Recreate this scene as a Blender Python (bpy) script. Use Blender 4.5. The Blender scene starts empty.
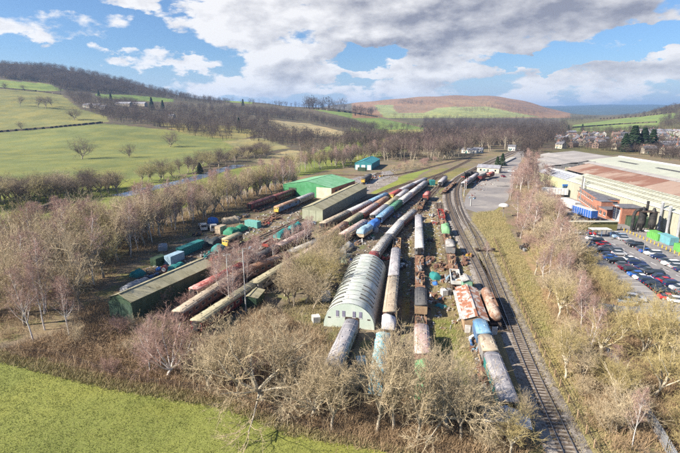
import bpy, math, random
import numpy as np
from mathutils import Vector, Matrix

# ------------------------------------------------------------------ camera, sky, sun, exposure
scene = bpy.context.scene
COL = scene.collection
CAM_H, PITCH, FPX = 38.0, math.radians(14.2), 453.0      # drone height, tilt, focal length (photo pixels)
cam_d = bpy.data.cameras.new('camera'); cam = bpy.data.objects.new('camera', cam_d); COL.objects.link(cam)
cam.location = (0, 0, CAM_H); cam.rotation_euler = (math.pi/2 - PITCH, 0, 0)
cam_d.sensor_width = 36; cam_d.lens = 36*FPX/680; cam_d.clip_end = 40000; cam_d.clip_start = .5
scene.camera = cam
SUN_EL, SUN_AZ = math.radians(34), math.radians(-108)    # azimuth measured from +Y towards +X
sun_dir = Vector((math.cos(SUN_EL)*math.sin(SUN_AZ), math.cos(SUN_EL)*math.cos(SUN_AZ), math.sin(SUN_EL)))
sl = bpy.data.lights.new('sun', 'SUN'); sl.energy = 5.0; sl.angle = math.radians(.6); sl.color = (1, .91, .78)
so = bpy.data.objects.new('sun', sl); COL.objects.link(so); so.rotation_euler = sun_dir.to_track_quat('Z', 'Y').to_euler(); so.location = (-60, -30, 90)
vs = scene.view_settings; vs.view_transform = 'Standard'; vs.look = 'None'; vs.exposure = 1.2; vs.gamma = 1; vs.use_curve_mapping = False
scene.cycles.use_denoising = False
scene.cycles.max_bounces = 5; scene.cycles.diffuse_bounces = 2; scene.cycles.glossy_bounces = 2; scene.cycles.volume_bounces = 0
scene.cycles.transparent_max_bounces = 4

def ray_slope(px, py):
    v = (226.5-py)/FPX; u = (px-340)/FPX
    f = math.cos(PITCH)+math.sin(PITCH)*v
    return u/f, (-math.sin(PITCH)+math.cos(PITCH)*v)/f       # dX/dY, dZ/dY
def el_az(px, py):
    s, t = ray_slope(px, py)
    return math.atan(t/math.hypot(1, s)), math.atan(s)

class NT:                                                     # tiny node helper
    def __init__(s, tree): s.t = tree; s.t.nodes.clear()
    def n(s, typ, **kw):
        nd = s.t.nodes.new(typ)
        for k, v in kw.items():
            if k == 'ins':
                for i, x in v.items():
                    if hasattr(x, 'is_output'): s.t.links.new(x, nd.inputs[i])
                    else: nd.inputs[i].default_value = x
            else: setattr(nd, k, v)
        return nd
    def m(s, op, a, b=0.0, c=0.0, clamp=False):
        nd = s.n('ShaderNodeMath', operation=op, use_clamp=clamp, ins={0: a, 1: b, 2: c}); return nd.outputs[0]
    def vm(s, op, a, b=(0, 0, 0)):
        nd = s.n('ShaderNodeVectorMath', operation=op, ins={0: a, 1: b}); return nd.outputs[0]
    def mix(s, f, a, b, blend='MIX'):
        nd = s.n('ShaderNodeMix', data_type='RGBA', blend_type=blend, ins={0: f, 6: a, 7: b}); return nd.outputs[2]
    def noise(s, vec, scale, detail=4, rough=.55, dist=0):
        nd = s.n('ShaderNodeTexNoise', ins={'Vector': vec, 'Scale': scale, 'Detail': detail, 'Roughness': rough, 'Distortion': dist}); return nd.outputs[0]
    def ramp(s, f, lo, hi):
        nd = s.n('ShaderNodeMapRange', interpolation_type='SMOOTHSTEP', ins={0: f, 1: lo, 2: hi, 3: 0.0, 4: 1.0}); return nd.outputs[0]
def c4(c): return (c[0], c[1], c[2], 1)

world = bpy.data.worlds.new('World'); scene.world = world; world.use_nodes = True
def make_sky():
    N = NT(world.node_tree)
    sky = N.n('ShaderNodeTexSky', sky_type='NISHITA', sun_disc=False, sun_elevation=SUN_EL, sun_rotation=SUN_AZ, altitude=150, air_density=1.0, dust_density=.5, ozone_density=2.0)
    tc = N.n('ShaderNodeTexCoord'); d = tc.outputs['Generated']
    sep = N.n('ShaderNodeSeparateXYZ', ins={0: d})
    az = N.m('ARCTAN2', sep.outputs[0], sep.outputs[1]); el = N.m('ARCSINE', sep.outputs[2])
    ae = N.n('ShaderNodeCombineXYZ', ins={0: az, 1: el}).outputs[0]
    S = N.vm('MULTIPLY', d, (1, 1, 2.2))
    wn = N.n('ShaderNodeTexNoise', ins={'Vector': S, 'Scale': 16.0, 'Detail': 5.0, 'Roughness': .55})  # ragged cloud outlines
    aw = N.vm('ADD', ae, N.vm('MULTIPLY', N.vm('SUBTRACT', wn.outputs[1], (.5, .5, .5)), (.16, .09, 0)))
    def blobs(lst):
        acc = None
        for (px, py, rx, ry, w) in lst:
            e0, a0 = el_az(px, py)
            v = N.n('ShaderNodeVectorMath', operation='MULTIPLY_ADD', ins={0: aw, 1: (480.0/rx/1.5, 460.0/ry/1.5, 0), 2: (-a0*480.0/rx/1.5, -e0*460.0/ry/1.5, 0)}).outputs[0]
            r2 = N.n('ShaderNodeVectorMath', operation='DOT_PRODUCT', ins={0: v, 1: v}).outputs['Value']
            g = N.n('ShaderNodeMapRange', interpolation_type='SMOOTHSTEP', ins={0: r2, 1: 0.0, 2: 1.0, 3: w, 4: 0.0}).outputs[0]
            acc = g if acc is None else N.m('ADD', acc, g)
        return acc
    n0 = N.noise(S, 8.5, 6, .55); n1 = N.noise(N.vm('ADD', S, (-.022, 0, .035)), 8.5, 5, .55)
    CL = [(320, 8, 140, 36, .27), (540, 4, 150, 40, .36), (230, 30, 46, 22, .22), (304, 66, 50, 17, .26), (425, 70, 62, 13, .24), (640, 66, 90, 13, .34), (40, 22, 75, 12, .30), (160, 61, 36, 10, .28), (95, 57, 24, 8, .24), (120, -1, 30, 8, .24), (205, 66, 20, 7, .22),
          (430, 94, 240, 9, .2), (240, 84, 60, 8, .18), (80, 44, 120, 36, -.1), (650, 41, 50, 11, -.3), (674, 16, 22, 24, -.22), (575, 57, 50, 6, -.2), (375, 56, 34, 8, -.3), (395, 42, 22, 6, -.12), (530, 60, 60, 6, -.3), (370, 84, 60, 6, -.12)]
    cov = N.m('ADD', N.m('MULTIPLY_ADD', n0, 1.15, -.105), blobs(CL))
    a = N.ramp(cov, .55, .675)
    lit = N.m('MULTIPLY', N.m('SUBTRACT', n0, n1), 2.6)
    dark = blobs([(545, 20, 165, 34, .62), (350, 46, 80, 9, .36), (320, 74, 60, 9, .3), (630, 77, 95, 9, .28), (440, 82, 80, 7, .25), (50, 32, 70, 7, .25)])
    sh = N.m('SUBTRACT', N.m('ADD', lit, 1.02), N.m('ADD', dark, N.m('MULTIPLY', N.ramp(cov, .6, 1.0), .22)), clamp=True)
    ccol = N.mix(sh, c4((.98, 1.0, 1.2)), c4((3.2, 3.14, 3.1)))
    skyc = N.mix(1.0, sky.outputs[0], c4((.27, .345, .44)), 'MULTIPLY')
    skyc = N.mix(N.m('MULTIPLY', N.ramp(el, .12, -.01), .8), skyc, c4((1.75, 2.05, 2.5)))      # pale air towards the horizon
    col = N.mix(N.m('MULTIPLY', a, .96), skyc, ccol)
    bg = N.n('ShaderNodeBackground', ins={0: col, 1: .14})
    out = N.n('ShaderNodeOutputWorld', ins={0: bg.outputs[0]})
make_sky()

# ------------------------------------------------------------------ terrain as a height function
COLS = {  # photo column -> (depth in m, photo row there) or ('z', depth, height)
 -400: [('z', 380, 0), ('z', 620, 20), ('z', 1000, 110), ('z', 1600, 240), ('z', 3000, 200), ('z', 9000, 150)],
 0: [('z', 430, 0), (620, 131), (1000, 88), (1500, 63), ('z', 2600, 140), ('z', 9000, 120)],
 60: [('z', 440, 0), (650, 126), (1050, 93), (1500, 67), ('z', 2600, 130), ('z', 9000, 120)],
 110: [('z', 460, 0), (700, 122), (1100, 97), (1500, 75), ('z', 2600, 110), ('z', 9000, 120)],
 160: [('z', 500, 0), (800, 119), (1150, 103), (1500, 89), ('z', 2600, 70), ('z', 9000, 120)],
 200: [('z', 520, 0), (850, 119), (1250, 106), (1600, 96), ('z', 2600, 50), ('z', 9000, 100)],
 230: [('z', 520, 0), (850, 122), (1250, 108), (1600, 99), ('z', 2600, 45), ('z', 9000, 80)],
 270: [('z', 550, 0), (900, 123), (1300, 109), (1600, 103), ('z', 2600, 40), ('z', 9000, 60)],
 300: [('z', 600, 0), (950, 125), (1300, 112), (1600, 107), ('z', 2500, 35), ('z', 9000, 60)],
 330: [('z', 650, 0), (1000, 125), (1350, 112), (1550, 107), ('z', 2200, 30), (3200, 110), (4200, 106), ('z', 9000, 80)],
 370: [('z', 700, 0), (1000, 126), (1300, 118), (1500, 115), ('z', 2200, 22), (3000, 110), (4000, 100), ('z', 5500, 60), ('z', 9000, 100)],
 410: [('z', 800, 0), (1250, 123), (1500, 121), ('z', 2000, 20), (2600, 116), (3200, 107), (4000, 96.5), ('z', 5500, 80), ('z', 9000, 100)],
 450: [('z', 900, 0), (2000, 118.5), (3000, 107), (4000, 94), ('z', 5500, 90), ('z', 9000, 100)],
 500: [('z', 1000, 0), (2100, 119), (3000, 107.5), (4000, 95), ('z', 5500, 90), ('z', 9000, 100)],
 530: [('z', 1000, 0), (2200, 119), (3000, 112), (3800, 102), ('z', 5500, 70), (12500, 105.5)],
 555: [('z', 1000, 0), (2500, 118.5), (3500, 113.5), (4000, 110), ('z', 5500, 10), (12500, 106.5)],
 575: [('z', 900, 0), (1300, 126), (1700, 121), ('z', 3000, 20), ('z', 5500, 5), (12500, 105.5)],
 600: [('z', 850, 0), (1300, 125), (1700, 119), ('z', 2600, 12), ('z', 5500, 5), (12500, 104.5)],
 640: [('z', 800, 0), (1300, 123), (1700, 115.5), ('z', 2600, 20), ('z', 5500, 15), (12500, 104.5)],
 680: [('z', 750, 0), (1200, 119), (1700, 107), ('z', 2600, 80), ('z', 5500, 100), (12500, 105)],
 760: [('z', 700, 0), (1200, 112), (1700, 98), ('z', 2600, 130), ('z', 12500, 150)],
 1080: [('z', 700, 0), ('z', 1200, 80), ('z', 1700, 160), ('z', 12500, 200)]}
NS, NL = 360, 340
S_AX = np.linspace(-1.8, 1.8, NS); L_AX = np.linspace(math.log(60), math.log(15000), NL)
def build_table():
    cs, zs = [], []
    for px in sorted(COLS):
        cs.append((px-340)/FPX/1.031)
        ys, hs = [60.], [0.]
        for e in COLS[px]:
            if e[0] == 'z': ys.append(e[1]); hs.append(e[2])
            else: ys.append(e[0]); hs.append(CAM_H + e[0]*ray_slope(px, e[1])[1])
        zs.append(np.interp(L_AX, np.log(ys), hs))
    zs = np.array(zs); T = np.array([np.interp(S_AX, cs, zs[:, k]) for k in range(NL)]).T
    def blur(A, r, ax):
        k = np.exp(-.5*(np.arange(-3*r, 3*r+1)/r)**2); k /= k.sum()
        pad = [(0, 0), (0, 0)]; pad[ax] = (3*r, 3*r)
        return np.apply_along_axis(lambda v: np.convolve(v, k, 'valid'), ax, np.pad(A, pad, 'edge'))
    T = blur(blur(T, 2, 0), 3, 1)
    S, Lg = np.meshgrid(S_AX, L_AX, indexing='ij'); Y = np.exp(Lg); X = S*Y
    amp = np.clip((Y-500)/1500, 0, 1)*7
    T = T + amp*(np.sin(X/170+1)*np.cos(Y/230)+.5*np.sin(X/67+Y/90)+.4*np.sin(Y/55-X/140))*np.clip(T/30, 0, 1)
    T[T < .02] = 0
    return T
TAB = build_table()
def Hf(x, y):
    x = np.asarray(x, float); y = np.maximum(np.asarray(y, float), 60.0)
    a = (np.clip(x/y, -1.799, 1.799)+1.8)/3.6*(NS-1); b = (np.clip(np.log(y), L_AX[0], L_AX[-1]-1e-6)-L_AX[0])/(L_AX[-1]-L_AX[0])*(NL-1)
    i = np.clip(a.astype(int), 0, NS-2); j = np.clip(b.astype(int), 0, NL-2); fa = a-i; fb = b-j
    return TAB[i, j]*(1-fa)*(1-fb)+TAB[i+1, j]*fa*(1-fb)+TAB[i, j+1]*(1-fa)*fb+TAB[i+1, j+1]*fa*fb
def G(px, py, z=0.0):                                          # photo point -> place on the flat valley floor (height z)
    s, t = ray_slope(px, py); y = (z-CAM_H)/t
    return Vector((s*y, y, z))
YS = np.exp(np.linspace(math.log(40), math.log(13000), 900))
def terrain_hits(P):                                           # photo points -> first places where the line of sight meets the land
    out = []
    for px, py in P:
        s, t = ray_slope(px, py)
        z = CAM_H+t*YS; h = Hf(s*YS, YS); k = np.argmax(z <= h)
        if z[k] <= h[k]: out.append((s*YS[k], YS[k], h[k]))
    return out
def project(x, y, z):
    f = math.cos(PITCH)*y-math.sin(PITCH)*(z-CAM_H); v = math.sin(PITCH)*y+math.cos(PITCH)*(z-CAM_H)
    f = np.where(f < 1, 1, f)
    return 340+FPX*x/f, 226.5-FPX*v/f
def in_poly(px, py, poly):
    inside = np.zeros(np.shape(px), bool); n = len(poly)
    for i in range(n):
        x0, y0 = poly[i]; x1, y1 = poly[i-1]
        if y0 == y1: continue
        c = ((y0 > py) != (y1 > py)) & (px < (x1-x0)*(py-y0)/(y1-y0)+x0)
        inside ^= c
    return inside
rng = np.random.default_rng(7); rnd = random.Random(5)
def sample_poly(poly, n, seed=0):
    r = np.random.default_rng(seed); P = np.array(poly, float); lo, hi = P.min(0), P.max(0); out = np.zeros((0, 2))
    while len(out) < n:
        q = lo+(hi-lo)*r.random((n*3, 2)); out = np.vstack([out, q[in_poly(q[:, 0], q[:, 1], poly)]])
    return out[:n]

# ------------------------------------------------------------------ materials
MATS = {}
def principled(N, **kw):
    b = N.n('ShaderNodeBsdfPrincipled', ins=kw); N.n('ShaderNodeOutputMaterial', ins={0: b.outputs[0]}); return b
def wm(name, c1, c2=None, scale=1.5, lo=.42, hi=.62, rough=.75, c3=None, lo3=.58, hi3=.66, stretch=(1, 1, 1), bump=0.0, metal=0.0, spec=.4, fine=.12):
    """a worn surface: base colour, a second colour in patches, an optional third in small flakes"""
    if name in MATS: return MATS[name]
    m = bpy.data.materials.new(name); m.use_nodes = True; MATS[name] = m; N = NT(m.node_tree)
    tc = N.n('ShaderNodeTexCoord'); oi = N.n('ShaderNodeObjectInfo')
    v = N.vm('ADD', tc.outputs['Object'], N.vm('MULTIPLY', N.n('ShaderNodeCombineXYZ', ins={0: oi.outputs['Random'], 1: oi.outputs['Random'], 2: oi.outputs['Random']}).outputs[0], (37, 53, 71)))
    v = N.vm('MULTIPLY', v, stretch)
    col = c4(c1); n = None
    if c2:
        n = N.noise(v, scale, 6, .6); col = N.mix(N.ramp(n, lo, hi), c4(c1), c4(c2))
    if c3:
        n3 = N.noise(v, scale*2.7, 5, .65, .4); col = N.mix(N.ramp(n3, lo3, hi3), col, c4(c3))
    if fine:
        nf = N.noise(v, scale*9, 3, .6); f = N.m('ADD', N.m('MULTIPLY', nf, fine*3), 1-fine*1.5)
        col = N.mix(1.0, col, N.n('ShaderNodeCombineColor', ins={0: f, 1: f, 2: f}).outputs[0], 'MULTIPLY')
    kw = {'Base Color': col, 'Roughness': rough, 'Metallic': metal, 'Specular IOR Level': spec}
    b = principled(N, **kw)
    if bump:
        bp = N.n('ShaderNodeBump', ins={'Strength': bump, 'Distance': .05, 'Height': N.noise(v, scale*6, 4, .6)}); m.node_tree.links.new(bp.outputs[0], b.inputs['Normal'])
    return m
def glass(name, c=(.03, .04, .05), rough=.08):
    if name in MATS: return MATS[name]
    m = bpy.data.materials.new(name); m.use_nodes = True; MATS[name] = m; N = NT(m.node_tree)
    principled(N, **{'Base Color': c4(c), 'Roughness': rough, 'Specular IOR Level': .8}); return m
def twig_mat(name, c1, c2):
    if name in MATS: return MATS[name]
    m = bpy.data.materials.new(name); m.use_nodes = True; MATS[name] = m; N = NT(m.node_tree)
    oi = N.n('ShaderNodeObjectInfo'); tc = N.n('ShaderNodeTexCoord')
    n = N.noise(tc.outputs['Object'], .45, 3, .6)
    f = N.m('ADD', N.m('MULTIPLY', oi.outputs['Random'], .6), N.m('MULTIPLY', n, .8)); f = N.m('SUBTRACT', f, .2, clamp=True)
    principled(N, **{'Base Color': N.mix(f, c4(c1), c4(c2)), 'Roughness': .8, 'Specular IOR Level': .25}); return m

# ------------------------------------------------------------------ mesh helpers
class MB:
    def __init__(s): s.v = []; s.f = []; s.mi = []; s.mats = []; s.sm = []; s.cur = 0; s.smooth = False
    def mat(s, m):
        if m not in s.mats: s.mats.append(m)
        s.cur = s.mats.index(m); return s
    def add(s, vs, fs):
        o = len(s.v); s.v += [tuple(p) for p in vs]; s.f += [tuple(i+o for i in f) for f in fs]; s.mi += [s.cur]*len(fs); s.sm += [s.smooth]*len(fs); return s
    def box(s, c, d, rz=0.0, taper=1.0):
        x, y, z = d[0]/2, d[1]/2, d[2]/2; P = []
        for k in (-1, 1):
            t = taper if k > 0 else 1
            for (a, b) in ((-1, -1), (1, -1), (1, 1), (-1, 1)):
                X, Y = a*x*t, b*y*t
                P.append((c[0]+X*math.cos(rz)-Y*math.sin(rz), c[1]+X*math.sin(rz)+Y*math.cos(rz), c[2]+k*z))
        return s.add(P, [(3, 2, 1, 0), (4, 5, 6, 7), (0, 1, 5, 4), (1, 2, 6, 5), (2, 3, 7, 6), (3, 0, 4, 7)])
    def ext(s, prof, y0, y1, caps=True, closed=True):          # profile (x, z) swept along y
        n = len(prof); P = [(x, y0, z) for x, z in prof]+[(x, y1, z) for x, z in prof]
        F = [(i, (i+1) % n, n+(i+1) % n, n+i) for i in range(n if closed else n-1)]
        if caps: F += [tuple(range(n-1, -1, -1)), tuple(range(n, 2*n))]
        return s.add(P, F)
    def tube(s, p0, p1, r0, r1=None, n=8, caps=True):
        p0, p1 = Vector(p0), Vector(p1); r1 = r0 if r1 is None else r1; d = (p1-p0).normalized()
        a = d.orthogonal().normalized(); b = d.cross(a); P = []
        for p, r in ((p0, r0), (p1, r1)):
            for k in range(n): t = 2*math.pi*k/n; P.append(p+a*(r*math.cos(t))+b*(r*math.sin(t)))
        F = [(k, (k+1) % n, n+(k+1) % n, n+k) for k in range(n)]
        if caps: F += [tuple(range(n-1, -1, -1)), tuple(range(n, 2*n))]
        return s.add(P, F)
    def mesh(s, name, default=None):
        me = bpy.data.meshes.new(name); me.from_pydata(s.v, [], s.f)
        for m in (s.mats or ([default] if default else [])): me.materials.append(m)
        if len(s.mats) > 1: me.polygons.foreach_set('material_index', s.mi)
        if any(s.sm): me.polygons.foreach_set('use_smooth', s.sm)
        me.validate(); me.update(); return me
def obj(name, me, parent=None, loc=None, rz=None, mat=None, scale=None, **props):
    o = bpy.data.objects.new(name, me); COL.objects.link(o)
    if parent: o.parent = parent
    if loc is not None: o.location = loc
    if rz is not None: o.rotation_euler = (0, 0, rz)
    if scale is not None: o.scale = scale if hasattr(scale, '__len__') else (scale,)*3
    if mat is not None and me is not None:
        o.material_slots[0].link = 'OBJECT'; o.material_slots[0].material = mat
    for k, v in props.items(): o[k] = v
    return o
def thing(name, label, cat, loc=(0, 0, 0), rz=0.0, group=None, scale=None):
    o = obj(name, None, None, loc, rz, None, scale, label=label, category=cat)
    if group: o['group'] = group
    return o
def np_mesh(name, V, F3, mat):
    me = bpy.data.meshes.new(name); n = len(F3)
    me.vertices.add(len(V)); me.vertices.foreach_set('co', np.asarray(V, np.float32).ravel())
    me.loops.add(n*3); me.loops.foreach_set('vertex_index', np.asarray(F3, np.int32).ravel())
    me.polygons.add(n); me.polygons.foreach_set('loop_start', np.arange(n, dtype=np.int32)*3); me.polygons.foreach_set('loop_total', np.full(n, 3, np.int32))
    me.materials.append(mat); me.update(calc_edges=True); return me
CACHE = {}
def cached(key, fn):
    if key not in CACHE: CACHE[key] = fn()
    return CACHE[key]
HAZE = 9.5e-5

# ------------------------------------------------------------------ the land: one sheet, coloured by what grows on it, the farthest part tinted for haze
FIELDS = [  # (outline in the photo, colour, roughness of cover 0..1)
 ([(-900, 170), (330, 120), (420, 150), (420, 158), (345, 172), (290, 184), (200, 208), (130, 228), (60, 244), (-900, 290)], (.18, .215, .055), .4),     # river meadow
 ([(-900, 20), (350, 20), (350, 135), (300, 160), (180, 176), (-900, 176)], (.1, .08, .065), .8),       # wooded slopes
 ([(-900, 131), (0, 132.5), (105, 123.5), (160, 129), (235, 137), (235, 150), (190, 174), (60, 184), (-900, 190)], (.165, .19, .065), .5),
 ([(-900, 60), (0, 89), (35, 91), (62, 95), (80, 109), (108, 117), (108, 122), (0, 131), (-900, 130)], (.19, .195, .075), .55),
 ([(-900, 50), (0, 80), (50, 84), (64, 91), (36, 91), (0, 88), (-900, 58)], (.18, .24, .07), .35),
 ([(94, 94), (130, 95), (175, 99), (172, 102), (140, 101), (100, 98)], (.16, .235, .065), .35),
 ([(205, 96), (255, 100), (252, 104), (228, 102)], (.17, .24, .05), .2),
 ([(150, 122), (235, 126), (262, 133), (240, 140), (190, 135)], (.22, .2, .08), .3),
 ([(262, 119), (311, 124), (354, 134), (330, 138), (304, 131), (291, 136), (271, 126)], (.34, .29, .17), .5),
 ([(250, 161), (290, 150), (312, 152), (286, 167)], (.3, .26, .15), .6),
 ([(222, 141), (262, 138), (290, 148), (250, 154)], (.26, .24, .12), .6),
 ([(312, 109), (350, 112), (378, 116), (421, 125), (424, 129), (380, 130), (354, 119)], (.15, .215, .06), .35),
 ([(385, 130), (442, 129), (444, 138), (385, 143)], (.25, .25, .09), .3),
 ([(352, 90), (570, 90), (570, 118), (352, 118)], (.27, .155, .085), .7),               # bracken and heather hill
 ([(374, 105), (392, 105), (400, 111), (425, 109), (448, 107), (488, 106.5), (512, 112), (540, 117), (484, 118), (440, 118), (384, 118)], (.27, .3, .11), .35),
 ([(392, 107), (420, 104), (440, 107), (424, 113), (398, 113)], (.26, .16, .09), .7),
 ([(440, 100), (480, 99), (515, 106), (490, 107), (455, 104)], (.3, .19, .1), .6),
 ([(424, 118), (560, 119), (575, 150), (424, 150)], (.1, .075, .065), .8),
 ([(560, 119), (720, 119), (720, 160), (560, 160)], (.12, .11, .06), .8),
 ([(573, 125), (626, 118), (678, 112.5), (678, 117), (658, 123), (658, 129), (612, 130.5), (571, 132)], (.17, .235, .075), .35),
 ([(580, 126.5), (620, 122), (655, 123), (640, 127), (600, 129)], (.2, .27, .085), .35),
 ([(640, 134), (700, 130), (700, 140), (640, 142)], (.12, .17, .05), .4)]
NEAR = [  # on the flat valley floor
 ([(-700, 262), (0, 262), (60, 240), (130, 225), (200, 203), (290, 178), (350, 166), (395, 152), (440, 148), (525, 147), (560, 158), (700, 150), (1200, 200), (1200, 453), (680, 460), (420, 460), (300, 430), (230, 402), (120, 384), (0, 356), (-700, 330)], (.185, .15, .112), 1.0),
 ([(60, 262), (290, 180), (345, 168), (345, 176), (290, 192), (230, 210), (190, 228), (140, 252), (100, 280), (60, 330), (0, 345), (-300, 330), (-300, 250)], (.2, .158, .1), 1.0),
 ([(395, 235), (440, 200), (462, 185), (470, 230), (490, 280), (515, 330), (590, 453), (470, 453), (430, 400), (405, 330)], (.26, .21, .12), 1.0),
 ([(460, 235), (478, 205), (500, 205), (520, 250), (545, 300), (600, 400), (640, 456), (568, 456), (520, 340), (490, 280)], (.26, .225, .105), .9),
 ([(440, 168), (470, 168), (462, 180), (440, 195), (425, 200), (424, 175)], (.2, .18, .08), .8),
 ([(366, 190), (400, 176), (438, 166), (402, 184), (374, 195)], (.2, .24, .06), .5),
 ([(415, 320), (450, 320), (470, 380), (480, 440), (430, 440)], (.17, .18, .05), .8),
 ([(520, 190), (545, 170), (560, 225), (600, 262), (640, 300), (690, 340), (690, 460), (660, 456), (600, 400), (560, 330), (525, 260)], (.27, .2, .13), 1.0),
 ([(-900, 350), (0, 355), (60, 362), (120, 383), (180, 392), (230, 402), (300, 430), (420, 456), (430, 900), (-2500, 900)], (.2, .222, .058), .15),
 ([(-900, 900), (-900, 2000), (1500, 2000), (1500, 900)], (.2, .222, .058), .15)]
def wobble(x, y, sc, k):
    return np.sin(x/sc+k)+.6*np.sin(y/sc*1.7+2*k+x/sc*.4)+.4*np.sin((x+y)/sc*3.1+k)+.3*np.sin((x-1.3*y)/sc*5.7-k)
def build_land():
    s = np.concatenate([np.linspace(-3, -.9, 26)[:-1], np.linspace(-.9, .9, 440), np.linspace(.9, 3, 26)[1:]])
    yy = np.exp(np.linspace(math.log(40), math.log(14000), 640))-100
    S, Y = np.meshgrid(s, yy, indexing='ij'); X = S*(Y+100); Z = Hf(X, Y)
    X, Y, Z = X.ravel(), Y.ravel(), Z.ravel()
    amp = np.clip((Y-40)/200, .25, 1.2); a = len(s); b = len(yy)
    xw = X+wobble(X, Y, 9, 1)*.7*amp; yw = Y+wobble(Y, X, 9, 3)*.7*amp
    px, py = project(xw, yw, Z); C = np.zeros((len(X), 3)); R = np.full(len(X), .6); C[:] = (.11, .1, .06)
    far = Y > 4700; C[far] = (.06, .09, .085)  # far land: blue of the haze put into its colour
    for poly, c, r in FIELDS:
        k = in_poly(px, py, poly) & (Y > 150) & ~far; C[k] = c; R[k] = r
    for poly, c, r in NEAR:
        k = in_poly(px, py, poly) & (Y < 480) & (Y > 32); C[k] = c; R[k] = r
    k = (Y <= 36); C[k] = (.2, .222, .058); R[k] = .15
    I = np.arange(a*b).reshape(a, b); q = np.stack([I[:-1, :-1], I[1:, :-1], I[1:, 1:], I[:-1, 1:]], -1).reshape(-1, 4)
    T = np.vstack([q[:, [0, 1, 2]], q[:, [0, 2, 3]]])
    m = bpy.data.materials.new('land'); m.use_nodes = True; N = NT(m.node_tree)
    tc = N.n('ShaderNodeTexCoord'); v = tc.outputs['Object']
    at = N.n('ShaderNodeAttribute', attribute_name='cover'); col = at.outputs[0]; r = at.outputs['Alpha']
    n1 = N.noise(v, .035, 6, .6); n2 = N.noise(v, .35, 6, .65); n3 = N.noise(v, 2.4, 5, .7); n4 = N.noise(N.vm('MULTIPLY', v, (1, .35, 1)), .09, 5, .6)
    dry = N.mix(1.0, col, c4((1.5, 1.25, .95)), 'MULTIPLY'); dk = N.mix(1.0, col, c4((.5, .55, .5)), 'MULTIPLY')
    nb = N.noise(v, .011, 5, .6, .6); col0 = N.mix(N.m('MULTIPLY', N.ramp(nb, .4, .6), .5), col, dk)
    col2 = N.mix(N.m('MULTIPLY', N.ramp(n1, .4, .66), .6), col0, dry)
    col2 = N.mix(N.m('MULTIPLY', N.ramp(n4, .47, .66), .28), col2, dk)
    col2 = N.mix(N.m('MULTIPLY', N.ramp(n2, .5, .72), N.m('ADD', N.m('MULTIPLY', r, .75), .1)), col2, dk)
    pale = N.mix(.8, col2, c4((.38, .31, .18)))
    col2 = N.mix(N.m('MULTIPLY', N.ramp(n3, .5, .7), N.m('ADD', N.m('MULTIPLY', r, .55), .15)), col2, pale)
    grn = N.mix(.75, col2, c4((.14, .17, .035))); ng = N.noise(v, .17, 5, .65, .5)
    col2 = N.mix(N.m('MULTIPLY', N.ramp(ng, .5, .62), N.m('MULTIPLY', N.ramp(r, .5, .9), .65)), col2, grn)
    bs = principled(N, **{'Base Color': col2, 'Roughness': .95, 'Specular IOR Level': .15})
    bp = N.n('ShaderNodeBump', ins={'Strength': .55, 'Distance': .35, 'Height': N.m('ADD', N.m('MULTIPLY', N.noise(v, 1.1, 5, .7), .6), N.m('MULTIPLY', n3, .5))})
    m.node_tree.links.new(bp.outputs[0], bs.inputs['Normal'])
    me = np_mesh('land', np.stack([X, Y, Z], 1), T, m)
    ca = me.color_attributes.new('cover', 'FLOAT_COLOR', 'POINT'); ca.data.foreach_set('color', np.concatenate([C, R[:, None]], 1).astype(np.float32).ravel())
    me.polygons.foreach_set('use_smooth', [True]*len(T))
    obj('ground', me, kind='structure')
build_land()

def sheet(name, pts, z, mat, px=True, kind='structure'):
    P = [G(*p) for p in pts] if px else [Vector((p[0], p[1], 0)) for p in pts]
    b = MB(); b.add([(p.x, p.y, z) for p in P], [tuple(range(len(P)))])
    return obj(name, b.mesh(name, mat), kind=kind)
def smooth_path(pts, step=2.0):
    P = [Vector(p) for p in pts]; out = []
    for i in range(len(P)-1):
        p0 = P[i-1] if i else P[0]*2-P[1]; p1, p2 = P[i], P[i+1]; p3 = P[i+2] if i+2 < len(P) else P[-1]*2-P[-2]
        n = max(2, int((p2-p1).length/step))
        for k in range(n):
            t = k/n; out.append(.5*((2*p1)+(p2-p0)*t+(2*p0-5*p1+4*p2-p3)*t*t+(3*p1-p0-3*p2+p3)*t**3))
    out.append(P[-1]); return out
def ribbon(pts, offs):                                          # cross section offsets (side, z) along a path -> grid
    V, F = [], []; n = len(offs)
    for i, p in enumerate(pts):
        d = (pts[min(i+1, len(pts)-1)]-pts[max(i-1, 0)]); d = Vector((d.x, d.y, 0)).normalized(); sd = Vector((d.y, -d.x, 0))
        for o, z in offs: q = p+sd*o; V.append((q.x, q.y, p.z+z))
    for i in range(len(pts)-1):
        for k in range(n-1): a = i*n+k; F.append((a, a+1, a+n+1, a+n))
    return V, F

M_asph = wm('asphalt', (.2, .19, .19), (.26, .25, .245), .12, .4, .65, .9, (.075, .07, .07), .6, .7, fine=.1)
M_asph2 = wm('yard_tarmac', (.2, .185, .18), (.29, .265, .24), .06, .42, .62, .9, (.12, .11, .105), .6, .68, fine=.1)
M_bal = wm('ballast', (.2, .175, .15), (.3, .27, .24), .5, .4, .6, .95, (.11, .085, .065), .52, .62, bump=.5, fine=.3)
M_baldark = wm('old_ballast', (.1, .075, .055), (.17, .135, .095), .5, .4, .6, .95, (.2, .2, .07), .57, .66, bump=.5, fine=.3)
M_rail = wm('rail_steel', (.28, .2, .15), (.16, .09, .06), 1.0, .4, .6, .45, metal=.6)
M_railb = wm('polished_rail', (.42, .4, .39), (.3, .24, .2), 1.0, .5, .7, .35, metal=.8)
M_sleep = wm('sleeper_timber', (.075, .055, .042), (.13, .1, .075), 1.2, rough=.95)
M_water = glass('river_water', (.12, .17, .25), .12)
M_white = wm('white_paint', (.72, .72, .7), (.6, .58, .55), 1.0)

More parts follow.
